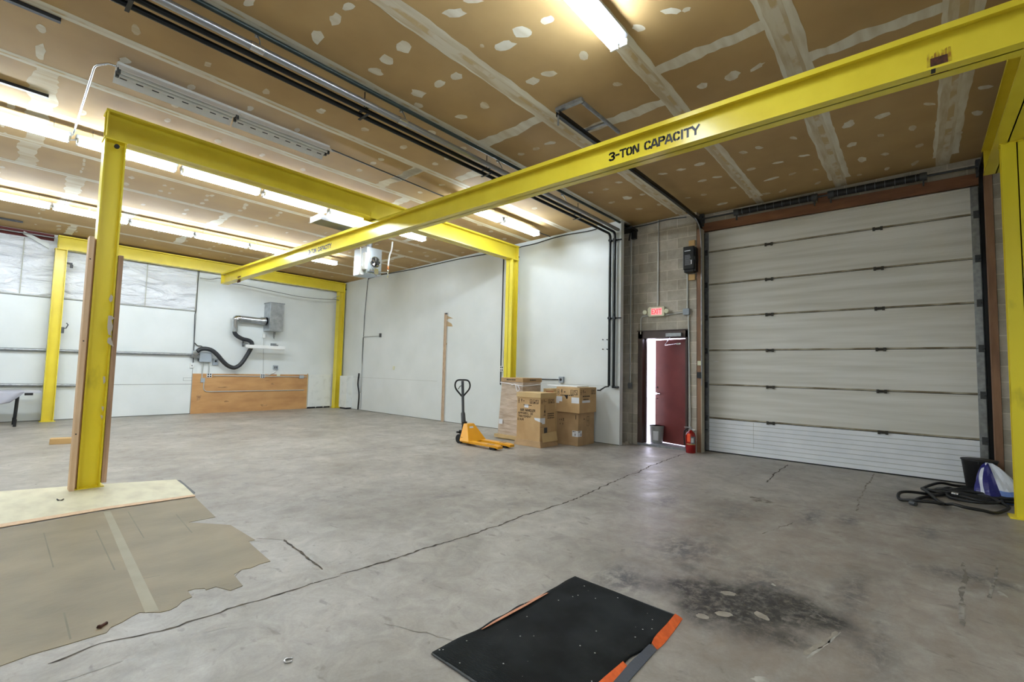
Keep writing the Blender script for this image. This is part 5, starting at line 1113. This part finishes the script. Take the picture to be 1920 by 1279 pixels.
F2.poly(m2, [(.17, .49), (.24, .49), (.205, .51)]); F2.frame(m2, .30, .46, .38, .54, .006); F2.frame(m2, .30, .36, .38, .44, .004); F.rect(m2, w-.06, .50, w-.045, .58); paint(m2, INK, cb_)
ux0, uy0 = 7.45, 4.775
uy1 = onX(1043, 750, ux0).y; ux1 = min(onY(1118, 750, uy0).x, XC-.03); cz0, cz1 = czl, onX(1086, 727, ux0).z
t = thing('carton', 'upper carton of the stack of two, with handling symbols and a dark hole', 'carton', ((ux0+ux1)/2, (uy0+uy1)/2, cz0))
cb_ = build('carton_body', MB().box((ux0, uy0, cz0), (ux1, uy1, cz1)), CARD, t, bevel=.006)
w = uy1-uy0; d = ux1-ux0; h = cz1-cz0
F = Face((ux0, uy1, cz0), (0, -1, 0), (0, 0, 1), .002); F2 = Face((ux0, uy0, cz0), (1, 0, 0), (0, 0, 1), .002); m2 = MB(); marks(F, m2, w, h+.005, 2, .07); marks(F2, m2, d, h+.005, 2, .065); textlines(F, m2, .1, h-.165, .3, 1, .02); textlines(F2, m2, .11, h-.18, .25, 1, .03); textlines(F2, m2, .13, h-.235, .18, 1, .026); paint(m2, INK, cb_)
m2 = MB(); F.rect(m2, w-.18, h-.30, w-.01, h-.19); F.rect(m2, 0, h-.28, .14, h-.185); F.rect(m2, 0, h-.315, .07, h-.28); F2.rect(m2, .09, h-.29, .37, h-.245); build('shipping_label', m2, LABEL, t)
m2 = MB(); F.l = .0035; F.poly(m2, [(.19, h-.155), (.27, h-.15), (.265, h-.215), (.245, h-.23)]); paint(m2, BLK, cb_)
# D behind
dx0, dx1, dy0, dy1 = 7.72, XC-.02, 5.36, 5.83
t = thing('carton', 'brown carton mostly hidden between the air handler carton and the stack', 'carton', ((dx0+dx1)/2, (dy0+dy1)/2, 0))
cb_ = build('carton_body', MB().box((dx0, dy0, 0), (dx1, dy1, onX(1040, 729.5, dx0).z)), CARDL, t, bevel=.005)
zt = onX(1040, 729.5, dx0).z; F = Face((dx0, dy1, zt-.3), (0, -1, 0), (0, 0, 1), .002); m2 = MB(); F.rect(m2, .07, .22, .26, .25); F.frame(m2, .03, .2, .44, .27, .004); paint(m2, mat('brown_print', (170, 104, 70), .7), cb_)
fz = cz1+.002
t = build('foam_sheet', MB().prism([(7.55, 4.90, fz), (8.0, 4.92, fz), (8.02, 5.60, fz+.0), (7.62, 5.66, fz+.0)], (0, 0, .016)), FOAM, label='white foam sheet lying on top of the upper stacked carton', cat='sheet')

# ================================================================== PALLET TRUCK
jx0, jx1, jt, jb = 5.96, 6.43, 5.47, 6.38
t = thing('pallet_truck', 'yellow hand pallet truck with black loop handle parked before the cartons', 'pallet truck', (6.2, 6.0, 0))
for xc in (jx0+.08, jx1-.08):
    fk = MB(); w = .062
    prof = [(jb, .045), (jt+.10, .045), (jt, .03), (jt-.0, .075), (jt+.12, .088), (jb, .088)]
    fk.prism([(xc-w, y, z) for y, z in prof], (2*w, 0, 0)); f_ = build('fork', fk, JACKY, t, bevel=.006)
    wh = MB()
    for y in (jt+.13, jt+.19): wh.cyl((xc-.045, y, .036), (xc+.045, y, .036), .036, n=14)
    build('fork_roller', wh, BLK, f_); sl = MB()
    for y in (jt+.17, jt+.25): sl.poly([(xc-.05, y, .0895), (xc+.05, y, .0895), (xc+.05, y+.03, .0895), (xc-.05, y+.03, .0895)])
    paint(sl, DGREY, f_)
xm = (jx0+jx1)/2
bd = MB(); bd.prism([(jx0+.03, jb-.03, .05), (jx0+.03, jb+.06, .05), (jx0+.03, jb+.06, .09), (jx0+.03, jb-.03, .09)], (jx1-jx0-.06, 0, 0))
# trapezoid battery-box shaped body, sides sloping up
bd.hexa([(jx0-.0, jb-.20, .07), (jx1, jb-.20, .07), (jx1, jb+.05, .07), (jx0, jb+.05, .07), (xm-.09, jb+.0, .375), (xm+.09, jb+.0, .375), (xm+.09, jb+.10, .375), (xm-.09, jb+.10, .375)])
build('body', bd, JACKY, t, bevel=.008)
build('data_plate', MB().prism([(xm-.07, jb-.045-.008, .28), (xm+.03, jb-.045-.008, .28), (xm+.025, jb-.026-.008, .33), (xm-.065, jb-.026-.008, .33)], (0, -.004, 0)), LABEL, t)
build('slope_slot', MB().box((jx0+.03, jb-.0, .12), (jx0+.045, jb+.04, .14)), BLK, t)
hyb = jb+.17
hm = MB(); hm.cyl((xm-.14, hyb, .085), (xm-.05, hyb, .085), .085, n=20).cyl((xm+.05, hyb, .085), (xm+.14, hyb, .085), .085, n=20); build('steer_wheel', hm, BLK, t)
build('hydraulic_pump', MB().cyl((xm, hyb, .10), (xm, hyb, .40), .05, n=14).box((xm-.09, hyb-.05, .17), (xm+.09, hyb+.05, .24)).tube([(xm-.09, hyb+.03, .20), (xm-.17, hyb+.02, .21)], .018, 8).box((xm-.06, jb+.05, .2), (xm+.06, hyb, .3)), BLK, t)
hd = build('handle', MB().tube([(xm, hyb+.02, .34), (xm, hyb+.05, .55), (xm, hyb+.05, .58), (xm, hyb+.09, 1.17)], [.045, .042, .027, .027], 12), DGREY, t)
y_ = hyb+.09; lp = []
for u, z in ((0, .86), (-.06, .93), (-.125, 1.01), (-.145, 1.08), (-.13, 1.15), (-.085, 1.185), (0, 1.19), (.085, 1.185), (.13, 1.15), (.145, 1.08), (.125, 1.01), (.06, .93), (0, .86)):
    a = math.radians(-20); lp.append((xm+u*.75, y_-u*.65-.04*(1.19-z), z))
build('handle_loop', MB().tube(bez(lp, 3), .016, 8), BLK, hd); build('release_lever', MB().tube([(xm, y_-.01, 1.10), (xm-.04, y_+.03, 1.06), (xm-.06, y_+.05, 1.01)], .008, 6), BLK, hd)

# ================================================================== TABLE, LEFT
ty0, ty1 = 13.9, 14.55; tx1 = onY(75, 736, 14.2).x; tz = .72
t = thing('folding_table', 'folding table half draped with grey cloth at the left picture edge', 'table', (0, 14.2, 0))
build('table_top', MB().box((-1.5, ty0, tz-.03), (tx1, ty1, tz)), TABT, t, bevel=.004)
lx = onZ(31, 793, 0)
for x, y in ((onY(33, 760, ty0+.1).x, ty0+.08), (onY(33, 760, ty0+.1).x, ty1-.08), (-1.3, ty0+.08), (-1.3, ty1-.08)):
    build('leg', MB().cyl((x-.02, y, 0), (x, y, tz-.03), .018, n=8).cyl((x-.02, y, 0), (x-.015, y, .15), .026, n=8), BLK, t)
build('leg_bracket', MB().box((onY(46, 738, ty0+.05).x, ty0+.02, tz-.08), (onY(62, 738, ty0+.05).x, ty0+.06, tz-.03)), BLK, t)
g = []; nx = 90; xr = onY(46, 737, ty0).x; xe = -1.55
zz = lambda px, py: onY(px, py, ty0-.02).z
for i in range(nx+1):
    x = xe+(xr-xe)*i/nx; f_ = (xr-x)/(xr-xe)
    drop = .25*min(1, (xr-x)/.20)**.8*(1+.12*math.sin(9*x)); 
    for j in range(13):
        if j < 5: y = ty1-(ty1-ty0+.012)*j/4; g.append((x, y, tz+.006+.004*math.sin(x*11+y*7)))
        else: k = (j-4)/8; g.append((x, ty0-.018-.03*math.sin(k*3+x*14)*k, tz-drop*k))
mb = MB(); mb.add(g, [(i*13+j, (i+1)*13+j, (i+1)*13+j+1, i*13+j+1) for i in range(nx) for j in range(12)], 0, True)
o = build('grey_cloth', mb, GREYF, label='crumpled pale grey cloth hanging over the front of the folding table', cat='cloth')
md = o.modifiers.new('s', 'SOLIDIFY'); md.thickness = .004; md.offset = 0

# ================================================================== FLOOR COVERINGS
def sheet(name, pts, th, m, label, cat, z0=0.0, **k):
    return build(name, MB().prism([(p.x, p.y, z0) for p in pts], (0, 0, th)), m, label=label, cat=cat, **k)
def orient(pts):
    A = sum(a.x*b.y-b.x*a.y for a, b in zip(pts, pts[1:]+pts[:1])); return pts if A > 0 else pts[::-1]
VIN = mat('old_vinyl', (142, 127, 98), .55, c2=(118, 106, 80), scale=1.8, thr=(.32, .66), stretch=(1, 1.5, 1), bump=.15, bscale=25, detail=10)
STRIP = mat('pale_floor_strip', (222, 216, 186), .5, c2=(200, 192, 164), scale=3, thr=(.3, .6), stretch=(2, 1, 1), bump=.08)
vin = [(0, 993), (-160, 1040), (-160, 1300), (0, 1250), (60, 1228), (130, 1208), (200, 1187), (208, 1177), (228, 1168), (250, 1155), (262, 1149), (300, 1149), (318, 1145), (332, 1138), (342, 1128), (360, 1120), (352, 1109), (365, 1105), (384, 1104), (386, 1107), (405, 1101), (420, 1105), (432, 1108), (455, 1099), (438, 1078), (455, 1068), (470, 1066), (488, 1058), (507, 1053), (470, 1022), (478, 1017), (466, 1014), (480, 1016), (440, 985), (405, 970), (353, 979), (402, 970), (378, 945), (365, 933), (200, 958)]
vin = [(0, 993), (-160, 1037), (-160, 1300), (0, 1250), (60, 1228), (130, 1208), (200, 1187), (208, 1177), (228, 1168), (250, 1155), (262, 1149), (300, 1149), (318, 1145), (332, 1138), (342, 1128), (360, 1120), (352, 1109), (365, 1105), (384, 1104), (386, 1107), (405, 1101), (420, 1105), (432, 1108), (455, 1099), (438, 1078), (455, 1068), (470, 1066), (488, 1058), (507, 1053), (474, 1024), (466, 1016), (478, 1013), (432, 985), (353, 980), (404, 970), (378, 945), (366, 933), (200, 958)]
P = orient([onZ(*p) for p in vin]); sheet('vinyl_remnant', P, .003, VIN, 'large tan remnant of old vinyl flooring with a ragged edge, lower left floor', 'flooring')
vo = bpy.data.objects['vinyl_remnant']
m2 = MB(); q = [onZ(*p) for p in ((194, 961), (207, 959), (298, 1146), (272, 1150))]; m2.poly([(p.x, p.y, .0036) for p in orient(q)]); paint(m2, mat('pale_seam', (156, 147, 122), .55), vo)
m2 = MB()
for px0, py0, px1, py1 in ((82, 1000, 100, 1065), (180, 995, 215, 1070), (245, 1090, 300, 1080), (240, 960, 270, 1010), (330, 965, 360, 1000), (120, 1150, 132, 1200)):
    a, b = onZ(px0, py0), onZ(px1, py1); d = (b-a).normalized()*.004; m2.poly([(a.x-d.y, a.y+d.x, .0034), (a.x+d.y, a.y-d.x, .0034), (b.x+d.y, b.y-d.x, .0034), (b.x-d.y, b.y+d.x, .0034)])
m2.f = [f[::-1] for f in m2.f] if Vector(m2.v[1]-m2.v[0]).cross(m2.v[2]-m2.v[0]).z < 0 else m2.f
paint(m2, mat('vinyl_line', (118, 110, 86), .6), vo)
P = orient([onZ(*p) for p in ((-200, 938), (60, 918), (150, 911), (330, 900), (345, 911), (366, 931), (200, 955), (0, 990), (-200, 1036))])
sheet('pale_floor_strip', P, .006, STRIP, 'pale cream bare floor strip under the nearest yellow column', 'flooring')
so = bpy.data.objects['pale_floor_strip']
a, b = onZ(0, 990), onZ(366, 931); m2 = MB(); m2.prism([(p.x, p.y, .006) for p in orient([onZ(-200, 1030), onZ(-200, 1036), onZ(0, 991), onZ(200, 956.5), onZ(366, 932), onZ(364, 929), onZ(200, 952), onZ(0, 985)])], (0, 0, .004)); build('strip_edge', m2, STUD, so)
P = orient([onZ(*p) for p in ((332, 901), (338, 901), (366, 924), (362, 930))]); sheet('dark_strip_edge', P, .004, DGREY, 'short dark adhesive edge at the end of the pale floor strip', 'edge')
build('black_clip', MB().tube([onZ(107, 936, .012), onZ(109, 938, .012), onZ(116, 938, .012), onZ(119, 936, .012)], .006, 6), BLK, label='small bent black clip on the pale floor strip', cat='clip')
a, b = onZ(185, 1177, .008), onZ(200, 1168, .008); build('rusty_bolt', MB().cyl(a, b, .008, n=8).cyl(a, a.lerp(b, .18), .013, n=6), RUST, label='rusty bolt lying on the tan vinyl remnant', cat='bolt')
c = onZ(541, 1238, .004); build('metal_ring', MB().tube([(c.x+.018*math.cos(k*.46), c.y+.018*math.sin(k*.46), .004) for k in range(12)], .0045, 6), STEEL, label='small bright metal ring on the concrete near the bottom edge', cat='ring')
# board offcut
a, b, c = onZ(92, 834), onZ(132, 832), onZ(92, 824)
build('wood_offcut', MB().hexa([(a.x, a.y, 0), (a.x+.42, a.y-.12, 0), (a.x+.45, a.y+.06, 0), (a.x+.03, a.y+.18, 0), (a.x, a.y, .09), (a.x+.42, a.y-.12, .09), (a.x+.45, a.y+.06, .09), (a.x+.03, a.y+.18, .09)]), PINE, bevel=.004, label='short pale wood offcut on the floor behind the nearest column', cat='offcut')

# ================================================================== MAT
def mat_material():
    m = bpy.data.materials.new('ribbed_mat'); m.use_nodes = True; nt = m.node_tree; N = nt.nodes; L = nt.links; b = N['Principled BSDF']; b.inputs['Roughness'].default_value = .85; b.inputs['Specular IOR Level'].default_value = .25
    tc = N.new('ShaderNodeTexCoord'); nz = N.new('ShaderNodeTexNoise'); nz.inputs['Scale'].default_value = 3.5; nz.inputs['Detail'].default_value = 8; L.new(tc.outputs['Object'], nz.inputs['Vector'])
    rp = N.new('ShaderNodeValToRGB'); e = rp.color_ramp.elements; e[0].position = .40; e[1].position = .66; e[0].color = (*lin((10, 12, 12)), 1); e[1].color = (*lin((32, 36, 37)), 1); L.new(nz.outputs['Fac'], rp.inputs[0])
    sp = N.new('ShaderNodeTexVoronoi'); sp.inputs['Scale'].default_value = 22; L.new(tc.outputs['Object'], sp.inputs['Vector'])
    r2 = N.new('ShaderNodeValToRGB'); e = r2.color_ramp.elements; e[0].position = .07; e[1].position = .10; e[0].color = (1, 1, 1, 1); e[1].color = (0, 0, 0, 1); L.new(sp.outputs['Distance'], r2.inputs[0])
    sc = N.new('ShaderNodeSeparateColor'); L.new(sp.outputs['Color'], sc.inputs[0]); gt = N.new('ShaderNodeMath'); gt.operation = 'GREATER_THAN'; gt.inputs[1].default_value = .6; L.new(sc.outputs[0], gt.inputs[0])
    ml = N.new('ShaderNodeMath'); ml.operation = 'MULTIPLY'; L.new(r2.outputs[0], ml.inputs[0]); L.new(gt.outputs[0], ml.inputs[1])
    mx = N.new('ShaderNodeMix'); mx.data_type = 'RGBA'; L.new(ml.outputs[0], mx.inputs[0]); L.new(rp.outputs[0], mx.inputs[6]); mx.inputs[7].default_value = (*lin((190, 190, 184)), 1); L.new(mx.outputs[2], b.inputs['Base Color'])
    wv = N.new('ShaderNodeTexWave'); wv.bands_direction = 'X'; wv.inputs['Scale'].default_value = 42; wv.inputs['Distortion'].default_value = .6; wv.inputs['Detail'].default_value = 2; L.new(tc.outputs['Object'], wv.inputs['Vector'])
    bp = N.new('ShaderNodeBump'); bp.inputs['Strength'].default_value = .6; bp.inputs['Distance'].default_value = .006; L.new(wv.outputs['Fac'], bp.inputs['Height']); L.new(bp.outputs[0], b.inputs['Normal']); return m
MATM = mat_material()
A, B_, C_ = onZ(1078, 1085), onZ(1273, 1159), onZ(810, 1228)
D_ = C_+(B_-A)
t = thing('floor_mat', 'black ribbed rubber-edged floor mat lying at a slant in the foreground', 'mat', ((A.x+D_.x)/2, (A.y+D_.y)/2, 0))
mb = MB(); nn = 44; mm = 28; g = []
for i in range(nn+1):
    for j in range(mm+1):
        u, v = i/nn, j/mm; p = A.lerp(C_, u).lerp(B_.lerp(D_, u), v); w = 0
        ed = (.010*math.sin(u*13+1)+.006*math.sin(u*31))*(1 if j in (0, mm) else 0)*math.sin(math.pi*u); z = .012+.0025*math.sin(u*9+v*5)+.004*math.exp(-((u)**2+(v-.0)**2)*60)
        g.append((p.x, p.y+ed, z))
idx = lambda i, j: i*(mm+1)+j
fs = [(idx(i, j), idx(i, j+1), idx(i+1, j+1), idx(i+1, j)) for i in range(nn) for j in range(mm)]
# orientation check
v0, v1, v2 = (Vector(g[k]) for k in fs[0][:3])
if (v1-v0).cross(v2-v1).z < 0: fs = [f[::-1] for f in fs]
mb.add(g, fs, 0, True); o = build('mat_surface', mb, MATM, t); md = o.modifiers.new('s', 'SOLIDIFY'); md.thickness = .010; md.offset = -1
eb = MB(); eb.tube([A+Vector((0, 0, .006)), B_+Vector((0, 0, .006))], .006, 6).tube([C_+Vector((0, 0, .006)), D_+Vector((0, 0, .006))], .006, 6); build('mat_border', eb, DGREY, t)
def tapep(name, pts, m, label, z=.014, th=.002):
    P = orient([onZ(*p) for p in pts]); return build(name, MB().prism([(p.x, p.y, z) for p in P], (0, 0, th)), m, label=label, cat='tape')
build_t = []
def tape_on(name, pts, m, label, z0=.0, z1=.016):
    """a strip lapping from the floor onto the mat: inner points high, outer points low"""
    n = len(pts)//2; inn = [onZ(p[0], p[1]) for p in pts[:n]]; out = [onZ(p[0], p[1]) for p in pts[n:]]
    mb = MB()
    for k in range(n-1):
        q = [(inn[k].x, inn[k].y, z1), (inn[k+1].x, inn[k+1].y, z1), (out[k+1].x, out[k+1].y, .003), (out[k].x, out[k].y, .003)]
        nrm = (Vector(q[1])-Vector(q[0])).cross(Vector(q[2])-Vector(q[1]))
        if nrm.z < 0: q = q[::-1]
        mb.prism(q, (0, 0, .0025))
    return build(name, mb, m, label=label, cat='tape', group='tape strips along the mat edges')
tape_on('tape_strip', [(1266, 1160), (1250, 1180), (1232, 1199), (1226, 1207), (1222, 1216), (1280, 1162), (1264, 1185), (1250, 1203), (1240, 1214), (1232, 1220)], TAPE, 'bright orange tape curled along the right corner of the mat', z1=.026)
tape_on('tape_strip', [(1168, 1249), (1133, 1279), (1110, 1300), (1181, 1256), (1162, 1279), (1145, 1300)], TAPE, 'orange tape patch at the bottom picture edge on the mat', z1=.02)
tape_on('tape_strip', [(1218, 1213), (1180, 1250), (1150, 1285), (1232, 1220), (1205, 1250), (1165, 1295)], DUCTT, 'grey duct tape between the two orange pieces on the mat edge', z1=.013)
tape_on('tape_strip', [(1028, 1118), (985, 1143), (945, 1165), (905, 1187), (1020, 1114), (976, 1137), (936, 1159), (899, 1183)], PTAPE, 'faded orange tape along the far edge of the mat', z1=.018)

# ================================================================== HOSE, PAIL, BAG
def crop(L_, s=7.68, ox=1660, oy=860): return [(ox+a/s, oy+b/s) for a, b in L_]
hr = .017
path = [(1350, 410), (1250, 430), (1180, 415), (1000, 398), (800, 392), (640, 405), (545, 435), (530, 465), (570, 500), (640, 560), (720, 615), (800, 650), (830, 670), (790, 695), (700, 690), (500, 665), (350, 635), (220, 595), (185, 565), (210, 540), (300, 532), (450, 535), (600, 535), (760, 528), (880, 515), (960, 490), (900, 475), (760, 465), (640, 470), (600, 490)]
path2 = [(430, 615), (470, 590), (560, 565), (700, 540), (860, 520), (960, 500), (1040, 480), (1150, 475), (1300, 490), (1450, 520), (1600, 570), (1680, 630), (1640, 690), (1450, 700), (1250, 670), (1050, 610), (920, 560), (900, 520), (1000, 495), (1180, 500), (1400, 540), (1560, 600), (1600, 650), (1500, 680), (1300, 650), (1120, 600), (980, 560), (960, 530), (1100, 520), (1300, 560), (1500, 610), (1700, 700), (1780, 740), (1600, 790), (1400, 785), (1150, 760), (980, 715), (860, 665), (760, 610), (640, 540)]
def hosept(L_, ph):
    out = []
    for k, (x, y) in enumerate(crop(L_)):
        p = onZ(x, y, hr); out.append((p.x, p.y, hr+abs(math.sin(k*.55+ph))*.045*(1 if 3 < k < len(L_)-3 else .2)))
    return bez(out, 4)
t = thing('air_hose', 'long coil of thick black hose on the floor at the foot of the overhead door', 'hose', (7.6, .0, 0))
build('hose_loop', MB().tube(hosept(path, 0), hr, 8), RUB, t); build('hose_coil', MB().tube(hosept(path2, .8), hr, 8), RUB, t)
c = onZ(1660+1120/7.68, 860+560/7.68, 0)
for i, (r1, r2, dz) in enumerate(((.42, .20, .05), (.36, .17, .085), (.45, .22, .03))):
    cc = onZ(1660+1330/7.68, 860+600/7.68, 0); a0 = math.atan2(-1, .15)
    build('hose_coil', MB().tube([(cc.x+r2*2.0*math.cos(k*.2617)*math.cos(a0)*1-r1*math.sin(k*.2617)*0, cc.y+r1*math.sin(k*.2617), hr+dz*.6+.012*math.sin(k*.8+i)) for k in range(25)], hr, 8), RUB, t)
for (x, y) in ((400, 645), (640, 530)):
    a = onZ(1660+(x-40)/7.68, 860+(y-12)/7.68, .025); b = onZ(1660+(x+40)/7.68, 860+(y+12)/7.68, .025); build('hose_coupling', MB().cyl(a, b, .024, n=10), DGREY, t)
a = onZ(1660+960/7.68, 860+500/7.68, .07); b = onZ(1660+1060/7.68, 860+520/7.68, .07); build('brass_end', MB().cyl(a, b, .020, n=8), STEEL, t)
c = onZ(1862, 927, 0); px_ = 8.42; py_ = -.575
t = thing('black_pail', 'black plastic pail between the hose and the wooden jamb', 'pail', (px_, py_, 0))
build('pail_body', MB().tube([(px_, py_, 0), (px_, py_, .01), (px_, py_, .385), (px_, py_, .40), (px_, py_, .41), (px_, py_, .405), (px_, py_, .03)], [.10, .125, .165, .175, .175, .160, .115], 22), RUB, t)
build('pail_handle', MB().tube([(px_-.17*math.cos(k/8*math.pi), py_+.02, .40-.10*math.sin(k/8*math.pi)) for k in range(9)], .004, 5), DGREY, t)
# plastic bag: crumpled upright sack
gx, gy = 8.0, -.70
def bagpt(k, j, n=28, m_=12):
    an = 2*math.pi*k/n; h = j/m_; r = (.19*(1-h)**.55+.03)*(1+.16*math.sin(3*an+1.3)+.08*math.sin(7*an+h*6)); 
    return (gx+r*.8*math.cos(an)+.05*h, gy+r*math.sin(an)+.10*h-.03, .41*h*(1+.04*math.sin(5*an)))
n, m_ = 28, 12; g = [bagpt(k, j) for j in range(m_+1) for k in range(n)]
mb = MB()
for j in range(m_):
    for k in range(n):
        an = 2*math.pi*(k+.5)/n; h = (j+.5)/m_; a_ = (math.degrees(an)) % 360
        mi = 0
        if 95 < a_ < 175: mi = 1 if h > .12 else 2
        if 175 <= a_ < 260 and h < .35: mi = 2
        if (k % 7 == 3 and h < .9) and mi == 1: mi = 0
        mb.add([g[j*n+k], g[j*n+(k+1) % n], g[(j+1)*n+(k+1) % n], g[(j+1)*n+k]], [(0, 1, 2, 3)], mi, False)
mb.add([g[m_*n+k] for k in range(n)], [tuple(range(n))], 0)
mb.add([g[k] for k in range(n)], [tuple(range(n-1, -1, -1))], 0)
build('plastic_bag', mb, [BAGW, BAGB, BAGL], label='crumpled white and blue plastic bag beside the right yellow column', cat='bag')
# debris by the white wall foot
for k, (px, py, w) in enumerate(((1170, 833, .05), (1176, 832, .035))):
    c = onZ(px, py); build('debris_scrap', MB().box((c.x-.03, c.y-w, 0), (c.x+.03, c.y+w, .02+.02*k)), PAPER, bevel=.004, label=('larger' if k == 0 else 'smaller')+' pale scrap of debris at the foot of the block wall', cat='debris', group='scraps by the block wall')
# junk cleanup
bpy.context.view_layer.update()
